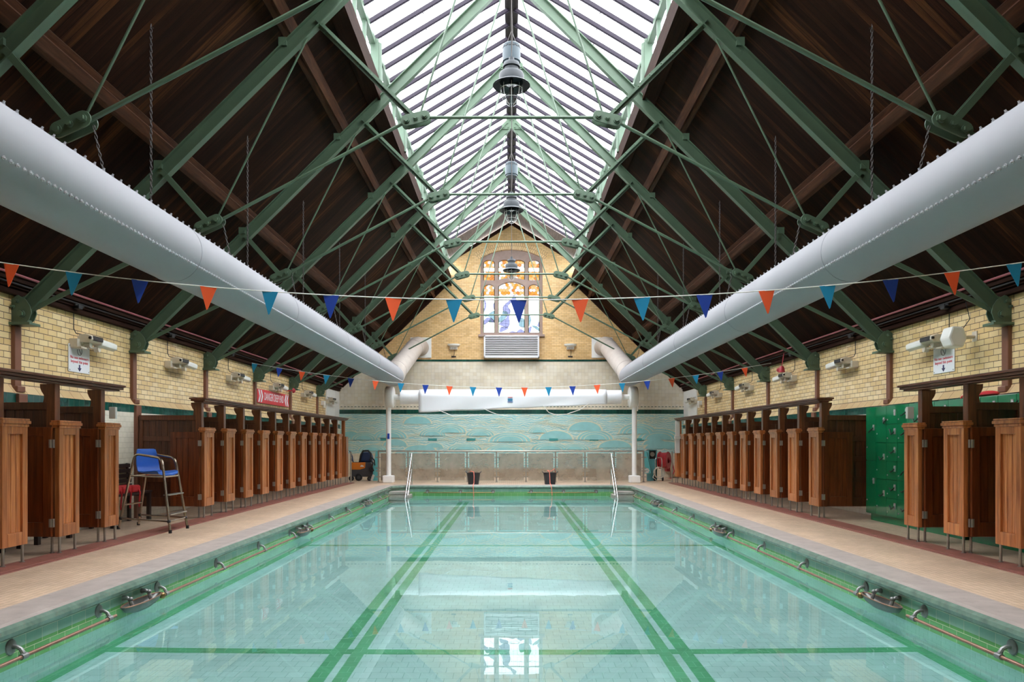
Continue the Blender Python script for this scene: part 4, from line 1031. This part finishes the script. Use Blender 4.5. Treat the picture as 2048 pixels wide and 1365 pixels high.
# camera-like small boxes by the far corners
for s,nm in ((-1,'left'),(1,'right')):
    b=MB(); b.box(s*XW,s*(XW-.14),28.9,29.12,2.95,3.12); b.cyl((s*(XW-.1),29.0,2.85),(s*(XW-.1),29.0,2.96),.05,10)
    tag(b.build('wall_socket_box',M['whiteplastic'],bevel=.01),'small white box near the far end of %s wall'%nm,'box')
# green swag tiles between left groups
b=MB(); pts=[]
for k in range(13): f=k/12; pts.append((-(XW-.10),11.9+1.1*f,1.86-.06*math.sin(math.pi*f*2)**2))
b.tube(pts,.02,5); b.tube([(-(XW-.10),12.45,1.92),(-(XW-.10),12.45,1.55)],.014,5); b.ball((-(XW-.10),12.45,1.68),.03,8); b.ball((-(XW-.10),12.45,1.56),.028,8)
b.box(-(XW-.105),-(XW-.08),11.5,13.2,1.95,1.98); struct(b.build('trim_7',M['darkgreen_tile']))

# ------------------------------------------------------------------ grab rails and bronze dishes along the pool
def bracket(b,s,y,z=-.20):
    pass
def rail(s,ys,y0,y1,label,balls=(True,True)):
    t=thing('grab_rail',label,'rail',(s*XP,0,0),'bronze grab rails along the pool walls'); zr_=-.265; o=.11
    b=MB(); b.cyl((-s*o,y0,zr_),(-s*o,y1,zr_),.0165,10); b.build('rail_tube',M['bronze'],t,smooth=True)
    for y in ys:
        b=MB(); b.lathe([(0,.022),(.03,.02),(.062,.010),(.068,0)],(0,y,-.19),(-s,0,0),16)
        b.tube([(-s*.01,y,-.19),(-s*.05,y,-.188),(-s*.085,y,-.205),(-s*.108,y,-.245)],[.022,.017,.017,.02],8)
        b.tube([(-s*o,y-.035,zr_),(-s*o,y+.035,zr_)],.026,10); b.build('wall_bracket',M['pewter'],t,smooth=True)
    for yy,f in ((y0,balls[0]),(y1,balls[1])):
        if f:
            b=MB(); b.ball((-s*o,yy,zr_),.038,12); b.build('end_ball',M['brass'],t,smooth=True)
def dish(s,y,label):
    t=thing('bronze_dish',label,'dish',(s*XP,y,-.23),'boat shaped bronze dishes on the pool wall')
    b=MB(); vs=[];fs=[]; n=28
    prof=[(1.0,.0),(1.03,.012),(1.0,.016),(.96,.006),(.80,-.035),(.45,-.062),(.0,-.068)]; outer=[(1.02,.004),(.86,-.05),(.5,-.085),(0,-.092)]
    for pr in (prof,outer):
        base=len(vs)
        for (f,h) in pr:
            for j in range(n):
                a=2*math.pi*j/n; vs.append((-s*(.105+.085*f*math.sin(a)),.40*f*math.cos(a)*(1 if abs(math.cos(a))<.9 else 1.02),h))
        for i in range(len(pr)-1):
            for j in range(n): fs.append((base+i*n+j,base+i*n+(j+1)%n,base+(i+1)*n+(j+1)%n,base+(i+1)*n+j))
    b.add(vs,fs); bw=b.build('bowl',M['dish'],t,smooth=True)
    b=MB(); b.tube([(-s*(.105+.087*math.sin(2*math.pi*j/n)),.405*math.cos(2*math.pi*j/n),.01) for j in range(n)],.008,6,True); b.build('rim',M['bronze'],bw,smooth=True)
    for q in (-.2,.2):
        b=MB(); b.tube([(0,q,.07),(-s*.05,q,.075),(-s*.08,q,.05),(-s*.10,q,.0),(-s*.11,q,-.05)],[.03,.02,.018,.022,.012],8); b.ball((-s*.085,q,.06),.026,8); b.build('holder',M['pewter'],t,smooth=True)
for s,nm in ((-1,'left'),(1,'right')):
    rail(s,(6.10,7.40),4.4,7.52,'nearest bronze grab rail on the %s pool wall, cut by the frame'%nm,(True,False))
    dish(s,8.06,'nearer boat shaped bronze dish on the %s pool wall'%nm)
    rail(s,(8.62,10.34,12.08,13.77),8.52,13.85,'middle bronze grab rail on the %s pool wall, between the dishes'%nm,(True,False))
    dish(s,14.38,'farther boat shaped bronze dish on the %s pool wall'%nm)
    rail(s,(14.98,16.75,18.5,20.2),14.9,20.28,'far bronze grab rail on the %s pool wall beyond both dishes'%nm,(True,False))
    dish(s,20.78,'farthest boat shaped bronze dish on %s pool wall, tiny'%nm)
    rail(s,(21.4,22.9,24.2),21.3,24.3,'farthest short bronze grab rail on %s pool wall by corner steps'%nm)
# rails on the far pool wall
for s,nm,xs in ((-1,'left',(855,921,986)),(1,'right',(1062,1127,1192))):
    t=thing('grab_rail','horizontal grab rail on the far pool wall, %s half'%nm,'rail',(0,PY1,0),'bronze grab rails along the pool walls')
    X=[(x-VX)*PY1/F for x in xs]; b=MB(); b.cyl((X[0]-.12,-.10,-.24),(X[-1]+.05,-.10,-.24),.0165,8); b.build('rail_tube',M['brass'],t,smooth=True)
    for x in X:
        b=MB(); b.lathe([(0,.02),(.06,.01),(.068,0)],(x,0,-.2),(0,-1,0),12); b.tube([(x,0,-.2),(x,-.07,-.2),(x,-.1,-.24)],.018,6); b.ball((x,-.1,-.24),.03,8); b.build('wall_bracket',M['pewter'],t,smooth=True)

# ------------------------------------------------------------------ pool steps handrails
for s,nm in ((-1,'left'),(1,'right')):
    t=thing('pool_handrail','polished steel handrail at the far %s pool corner'%nm,'handrail',(s*3.5,PY1,0))
    for k,x in enumerate((0,)):
        b=MB(); b.tube([(0,.42,-.02),(0,.42,.95),(0,.40,1.06),(0,.32,1.09),(0,-1.32,-.40),(0,-1.38,-.9)],.024,10); b.build('upper_tube',M['steel'],t,smooth=True)
        b=MB(); b.tube([(0,.42,.52),(0,.36,.56),(0,.28,.53),(0,-.98,-.62),(0,-1.0,-1.0)],.02,10); b.build('lower_tube',M['steel'],t,smooth=True)
        b=MB(); b.cyl((0,.42,0.001),(0,.42,.02),.05,12); b.build('floor_flange',M['steel'],t)

# ------------------------------------------------------------------ pool cover reel
t=thing('pool_cover_reel','white pool cover rolled on a reel between two tall white posts','cover reel',(0,27.4,0))
for s in (-1,1):
    b=MB(); b.box(s*4.55-.20,s*4.55+.20,-.2,.2,0,.27); b.build('base_block',M['white'],t,bevel=.03)
    b=MB(); b.cyl((s*4.55,0,.27),(s*4.55,0,2.85),.092,20); b.build('post',M['white'],t,smooth=True)
    b=MB(); b.lathe([(0,-.15),(.36,-.15),(.395,-.12),(.395,.12),(.36,.15),(0,.15)],(s*4.50,0,3.17),(1,0,0),32); b.build('gear_housing',M['white'],t,smooth=True,angle=50)
    b=MB(); b.cyl((s*4.40,0,3.17),(s*4.06,0,3.17),.10,20); b.build('axle',M['white'],t,smooth=True)
b=MB(); b.cyl((-4.1,0,3.17),(4.05,0,3.17),.26,36); b.build('roller_drum',M['cover'],t,smooth=True)
# cover: wrapped roll with a hanging flap that is deeper at the left
b=MB(); vs=[];fs=[]; nx=44; na=26
for i in range(nx+1):
    f=i/nx; x=-3.41+f*(3.50+3.41)
    flap=.34-.30*f+.012*math.sin(f*25); sag=.01*math.sin(f*31)
    row=[]
    for k in range(na+1):
        a=R(90-10)+R(-260)*0; ang=R(150)-R(240)*0
        th=R(140)-0; 
        tt=k/na
        if tt<.7:
            an=R(30)+R(150)*(tt/.7); # from back over the crown to the front
            row.append((x,-.285*math.cos(R(180)-an)*-1*-1 if False else .285*math.cos(an),3.17+.285*math.sin(an)+sag*.3))
        else:
            g=(tt-.7)/.3; row.append((x,-.285+.03*g+.02*math.sin(f*18+g*3)*g,3.17-g*(.24+flap)))
    vs+=row
m=na+1
for i in range(nx):
    for k in range(na): fs.append((i*m+k,i*m+k+1,(i+1)*m+k+1,(i+1)*m+k))
b.add(vs,fs); o=b.build('cover_sheet',M['cover'],t,smooth=True); sm=o.modifiers.new('Solidify','SOLIDIFY'); sm.thickness=.02; sm.offset=-1
lw=o
for (z,w,c) in ((.035,.17,'signred'),(-.02,.18,'teal'),(-.05,.18,'teal'),(-.08,.17,'teal'),(-.13,.2,'navy')):
    b=MB(); b.box(-.05-w/2,-.05+w/2,-.305,-.29,3.17-.07+z,3.17-.07+z+.016); b.build('care_label',M[c],lw)
for pts in ([(876,821),(895,828),(905,833),(985,830)],[(967,818),(985,826),(1000,831),(1024,833)],[(1086,812),(1098,826),(1115,831),(1133,829),(1160,820),(1178,807)],):
    b=MB(); q=[]
    for a,c in zip(pts,pts[1:]):
        for j in range(4): f=j/4; q.append(P(a[0]+(c[0]-a[0])*f,a[1]+(c[1]-a[1])*f,27.06)-Vector((0,27.4,0)))
    q.append(P(*pts[-1],27.06)-Vector((0,27.4,0))); b.tube(q,.012,6); b.build('cover_rope',M['cord'],t,smooth=True)
b=MB(); b.tube([(4.62,-.16,3.15),(4.66,-.18,2.9),(4.64,-.12,2.65)],.025,8); b.build('crank',M['white'],t,smooth=True)
b=MB(); b.box(-4.58,-4.50,-.10,-.088,1.62,1.82); b.build('blue_notice',M['navy'],t)

# ------------------------------------------------------------------ fence on the far deck
FDp=27.75; t=thing('pool_fence','low steel framed fence with clear dirty panels on far poolside','fence',(0,FDp,0))
fx=[(x-VX)*FDp/F for x in (757,816,875,934,993,1052,1111,1170,1228,1287)]
b=MB(); b.cyl((fx[0]-.02,0,1.165),(fx[-1]+.02,0,1.165),.03,12); b.build('top_rail',M['fencesteel'],t,smooth=True)
for x in fx:
    b=MB(); b.box(x-.025,x+.025,-.03,.03,0,1.15); b.box(x-.05,x+.05,-.05,.05,0,.012); pp=b.build('post',M['fencesteel'],t)
    for z in (.20,.42,.53,.93):
        b=MB(); b.box(x-.10,x-.02,-.025,.025,z-.02,z+.02); b.box(x+.02,x+.10,-.025,.025,z-.02,z+.02); b.build('clamp',M['fencesteel'],pp)
for a,c in zip(fx,fx[1:]):
    b=MB(); b.box(a+.085,c-.085,-.006,.006,.06,1.08); b.build('fence_panel',M['fencepanel'],t)

# ------------------------------------------------------------------ tubs with ropes
for k,(px,nm) in enumerate(((947,'left'),(1100,'right'))):
    D=26.35; x=(px-VX)*D/F; t=thing('rubber_tub','black rubber tub on the far pool edge, the %s of the two'%nm,'tub',(x,D,0),'black tubs on the far pool edge')
    b=MB(); b.lathe([(0,0),(.185,0),(.235,.40),(.245,.40),(.245,.415),(.225,.415),(.175,.03),(0,.03)],(0,0,0),n=28); b.build('tub_body',M['bucket'],t,smooth=True)
    for q in (-1,1):
        b=MB(); b.tube([(q*.235,-.07,.40),(q*.27,-.05,.45),(q*.275,0,.465),(q*.27,.05,.45),(q*.235,.07,.40)],.015,6); b.build('handle',M['bucket'],t,smooth=True)
    pts=[(-.15,-.05,.43),(-.08,-.15,.47),(.02,-.24,.45),(.035,-.27,.30),(.03,-.30,.05),(.03,-.62,.04),(.03,-.86,-.02),(.04,-.87,-.12),(.05,-.87,-.30),(.06,-.86,-.60)]
    if k: pts=[(.2,.02,.42),(.16,-.06,.55),(.02,-.1,.47),(-.1,-.15,.50),(-.03,-.25,.44),(-.02,-.29,.2),(-.015,-.33,.03),(-.01,-.62,.04),(0,-.86,-.02),(.02,-.88,-.22),(.025,-.88,-.34)]
    b=MB(); b.tube([(p[0]+x,p[1]+D,p[2]) for p in pts],.014,6)
    tag(b.build('orange_rope',M['rope'],smooth=True),'orange rope trailing from the %s tub over pool edge'%nm,'rope')

# ------------------------------------------------------------------ louvre vent, wall lamps
z0,z1=CZ+(VY-716)*31.5/F,CZ+(VY-671)*31.5/F
t=thing('louvre_vent','large white louvred vent below the stained glass window','vent',(0,YF,0))
b=MB(); x=1.18
b.box(-x,x,-.30,0,z1-.06,z1); b.box(-x,x,-.30,0,z0,z0+.06); b.box(-x,-x+.06,-.30,0,z0,z1); b.box(x-.06,x,-.30,0,z0,z1); b.build('vent_frame',M['louvre'],t,bevel=.006)
b=MB(); b.box(-x+.05,x-.05,-.06,-.02,z0+.05,z1-.05); b.build('back_plate',M['louvredark'],t)
for k in range(10):
    z=z0+.10+k*(z1-z0-.16)/9.6; b=MB(); b.bar((-x+.06,-.24,z),(x-.06,-.24,z),.012,.085,side=(0,.35,.94)) if False else b.prism([(-.29,-.026),(-.285,-.034),(-.20,.016),(-.285,.006)],(-x+.06,0,z),(0,1,0),(0,0,1),(2*x-.12,0,0)); b.build('slat',M['louvre'],t)
for px,nm in ((907.5,'left'),(1140.5,'right')):
    c=P(px,693,YF); t=thing('wall_lamp','small white bowl wall light on far brick wall, %s of louvre'%nm,'light',(c.x,YF,c.z),'bowl wall lights beside the louvre')
    b=MB(); vs=[];fs=[]
    for i,(f,h) in enumerate(((1.0,.085),(1.0,.06),(.92,.02),(.7,-.02),(.3,-.04))):
        for j in range(20):
            a=math.pi*j/19; vs.append((.27*f*math.cos(a),-.20*f*math.sin(a)-.02,h))
    for i in range(4):
        for j in range(19): fs.append((i*20+j,i*20+j+1,(i+1)*20+j+1,(i+1)*20+j))
    b.add(vs,fs); b.add([vs[j] for j in range(20)],[tuple(range(20))]); b.build('bowl',M['whiteplastic'],t,smooth=True)
    b=MB(); b.box(-.16,.16,-.11,0,-.15,-.03); bb=b.build('control_box',M['offwhite'],t,bevel=.01)
    b=MB()
    for q in range(4): b.box(-.13+q*.07,-.09+q*.07,-.115,-.10,-.12,-.07)
    b.box(-.13,.12,-.108,-.10,-.10,-.09); b.build('vent_grille',M['louvredark'],bb)
    b=MB(); b.tube([(0.02,-.02,-.14),(.03,-.02,-.3),(0,-.02,-.42)],.008,5); b.box(-.1,.1,-.03,0,-.47,-.42); b.build('cable',M['black'],t)

# ------------------------------------------------------------------ far left cleaning machine and boards
t=thing('floor_scrubber','dark floor cleaning machine with an orange side panel','machine',(-5.78,28.9,0))
b=MB(); b.prism([(-.42,.16),(.38,.16),(.42,.30),(.40,.62),(.30,.72),(-.42,.72)],(0,-.3,0),(1,0,0),(0,0,1),(0,.6,0)); b.build('body',M['machgrey'],t,bevel=.03)
b=MB(); b.prism([(-.42,.44),(-.08,.44),(.12,.50),(.14,.72),(-.42,.72)],(0,-.31,0),(1,0,0),(0,0,1),(0,.02,0)); op=b.build('side_panel',M['machorange'],t,bevel=.005)
b=MB(); b.prism([(-.07,.55),(.08,.55),(.05,.60),(-.03,.62)],(0,-.315,0),(1,0,0),(0,0,1),(0,.01,0)); b.build('badge',M['white'],op)
b=MB(); b.prism([(-.12,.72),(.34,.72),(.36,.92),(.26,1.12),(.02,1.12),(-.06,.95)],(0,-.24,0),(1,0,0),(0,0,1),(0,.48,0)); b.build('tank_hood',M['machblue'],t,bevel=.06)
b=MB(); b.tube([(-.10,-.28,.72),(-.05,-.28,1.0),(.04,-.28,1.16),(.24,-.28,1.17),(.34,-.28,1.05),(.36,-.28,.75)],.035,8); b.tube([(.30,-.3,.85),(.44,-.34,.70),(.40,-.36,.55),(.46,-.36,.40),(.36,-.36,.36),(.30,-.34,.5)],.03,8); b.tube([(.34,-.3,.95),(.48,-.3,.8),(.5,-.3,.6)],.025,8); b.build('hose',M['black'],t,smooth=True)
b=MB(); b.tube([(-.36,-.2,.72),(-.40,-.2,.95),(-.46,-.2,1.1),(-.5,-.2,1.15)],.022,8); b.ball((-.42,-.22,.82),.06,8); b.build('handle',M['machblue'],t,smooth=True)
for x,r in ((-.12,.14),(.30,.09),(-.40,.10)):
    b=MB(); b.lathe([(0,-.04),(r*.7,-.04),(r,-.03),(r,.03),(r*.7,.04),(0,.04)],(x,-.32,r),(0,1,0),20); w_=b.build('wheel',M['black'],t,smooth=True)
    b=MB(); b.cyl((x,-.37,r),(x,-.355,r),r*.45,12); b.build('hub',M['machgrey'],w_)
b=MB(); b.bar((.38,-.34,.02),(.46,-.34,.24),.05,.08); b.build('squeegee',M['white'],t)
for s,nm in ((-1,'left'),(1,'right')):
    if s<0:
        pl=[(742,962),(757,962),(757,903),(752,903)]
    b=MB()
    if s<0:
        b.prism([((x-VX)*28.7/F,CZ-(y-VY)*28.7/F) for x,y in pl],(0,28.66,0),(1,0,0),(0,0,1),(0,.04,0)); q=tag(b.build('turquoise_board',M['turq']),'turquoise board leaning between machine and fence','board')
t=thing('turquoise_cabinet','tall turquoise cabinet with dark open top, right of fence','cabinet',(0,28.7,0))
c0=P(1297,958,28.7);c1=P(1314,900,28.7)
b=MB(); b.box(c0.x,c1.x,0,.4,0,c1.z-.36); b.box(c0.x,c0.x+.03,0,.4,0,c1.z); b.box(c1.x-.03,c1.x,0,.4,0,c1.z); b.box(c0.x,c1.x,0,.4,c1.z-.03,c1.z); b.box(c0.x,c1.x,.36,.4,0,c1.z); b.build('cabinet_body',M['turqd'],t)
b=MB(); b.box(c0.x+.03,c1.x-.03,.10,.36,c1.z-.36,c1.z-.03); dk=b.build('dark_recess',M['black'],t)
b=MB(); b.cyl((c0.x+.17,.08,c1.z-.18),(c0.x+.17,.11,c1.z-.18),.09,14); b.build('gauge',M['steeld'],t)
t=thing('turquoise_board','turquoise board with a white flower, leaning on turquoise cabinet','board',(0,28.5,0))
pts=[P(1288,903,28.5),P(1296,905,28.5),P(1304,947,28.5),P(1290,948,28.5)]
b=MB(); b.prism([(p.x,p.z) for p in pts],(0,0,0),(1,0,0),(0,0,1),(0,.03,0)); b.build('board_panel',M['turq'],t)
c=P(1294,942,28.5); b=MB()
for k in range(6): a=2*math.pi*k/6; b.ball((c.x+.055*math.cos(a),-.006,c.z+.06*math.sin(a)),.042,8,1,.15,1)
b.build('flower',M['white'],t)
b=MB(); p1=P(1294,905,28.5); p2=P(1303,947,28.5); b.tube([(p1.x,-.02,p1.z),(p2.x,-.02,p2.z)],.01,5); b.build('edge_strip',M['black'],t)
b=MB(); a0_=P(1295,948,28.5); b.box(a0_.x,a0_.x+.14,0.05,.12,0,a0_.z); b.build('stand',M['turqd'],t)
# hose reel (red) on the wall and grey reel on a trolley
c=P(1328,921,30.6); t=thing('hose_reel','red hose reel by the far right corner','hose reel',(c.x,30.6,c.z))
b=MB(); b.lathe([(.12,-.2),(.34,-.2),(.36,-.17),(.34,-.14),(.24,-.13),(.24,.13),(.34,.14),(.36,.17),(.34,.2),(.12,.2)],(0,0,0),(.85,-.5,0),28); b.build('reel',M['hose'],t,smooth=True)
b=MB()
for k in range(5):
    ax=Vector((.85,-.5,0)).normalized(); u=Vector((0,0,1)); w=ax.cross(u); b.tube([ax*(-.1+.05*k)+(u*math.cos(2*math.pi*j/20)+w*math.sin(2*math.pi*j/20))*.29 for j in range(20)],.028,6,True)
b.tube([(.1,-.3,.1),(.28,-.3,-.1),(.36,-.3,-.45),(.22,-.3,-.75),(.05,-.3,-.78)],.022,6); b.build('hose',M['hose'],t,smooth=True)
b=MB(); b.box(-.06,.06,.2,1.19,-.1,.1); b.box(.28,.42,.8,1.19,-.5,-.1); b.build('wall_bracket',M['hose'],t)
c=P(1317,958,28.6); t=thing('hose_trolley','steel hose trolley with grey coiled hose before red reel','trolley',(c.x,28.6,0))
b=MB(); b.tube([(-.13,0,.05),(-.13,0,.80),(-.10,0,.90),(.1,0,.90),(.13,0,.80),(.13,.0,.05)],.018,8); b.build('frame',M['steel'],t,smooth=True)
b=MB()
for k in range(6): b.tube([(.02+.20*math.cos(2*math.pi*j/20),-.10+.035*k,.32+.21*math.sin(2*math.pi*j/20)) for j in range(20)],.017,6,True)
b.tube([(-.16,-.1,.3),(-.25,-.14,.15),(-.1,-.16,.03),(.1,-.16,.05)],.015,6); b.build('hose',M['offwhite'],t,smooth=True)
for x in (-.16,.16):
    b=MB(); b.lathe([(0,-.025),(.075,-.025),(.08,0),(.075,.025),(0,.025)],(x,0,.08),(1,0,0),16); b.build('wheel',M['black'],t,smooth=True)

# ------------------------------------------------------------------ light and camera
w=bpy.data.worlds.new('overcast_sky'); SC.world=w; w.use_nodes=True; nt=w.node_tree
bg=nt.nodes['Background']; bg.inputs[0].default_value=(.95,.975,1.0,1)
# overcast sky: three times brighter overhead than at the horizon
tc=nt.nodes.new('ShaderNodeTexCoord'); sx=nt.nodes.new('ShaderNodeSeparateXYZ'); mr=nt.nodes.new('ShaderNodeMapRange')
nt.links.new(tc.outputs['Generated'],sx.inputs[0]); nt.links.new(sx.outputs['Z'],mr.inputs['Value'])
mr.inputs['From Min'].default_value=0; mr.inputs['From Max'].default_value=1; mr.inputs['To Min'].default_value=9.0; mr.inputs['To Max'].default_value=14.5
nt.links.new(mr.outputs[0],bg.inputs[1])
cam=bpy.data.cameras.new('camera'); co=bpy.data.objects.new('camera',cam); COL.objects.link(co)
co.location=(0,0,CZ); co.rotation_euler=(R(90),0,0); cam.sensor_width=36; cam.lens=36*F/2048; cam.shift_y=(VY-682.5)/2048; cam.shift_x=(1024-VX)/2048; cam.clip_end=200
SC.camera=co
SC.view_settings.view_transform='Standard'; SC.view_settings.look='None'; SC.view_settings.gamma=1; SC.view_settings.use_curve_mapping=False; SC.view_settings.exposure=0
cy=SC.cycles; cy.max_bounces=10; cy.diffuse_bounces=5; cy.glossy_bounces=4; cy.transmission_bounces=8; cy.transparent_max_bounces=16
cy.caustics_refractive=True; cy.caustics_reflective=False; cy.sample_clamp_indirect=8
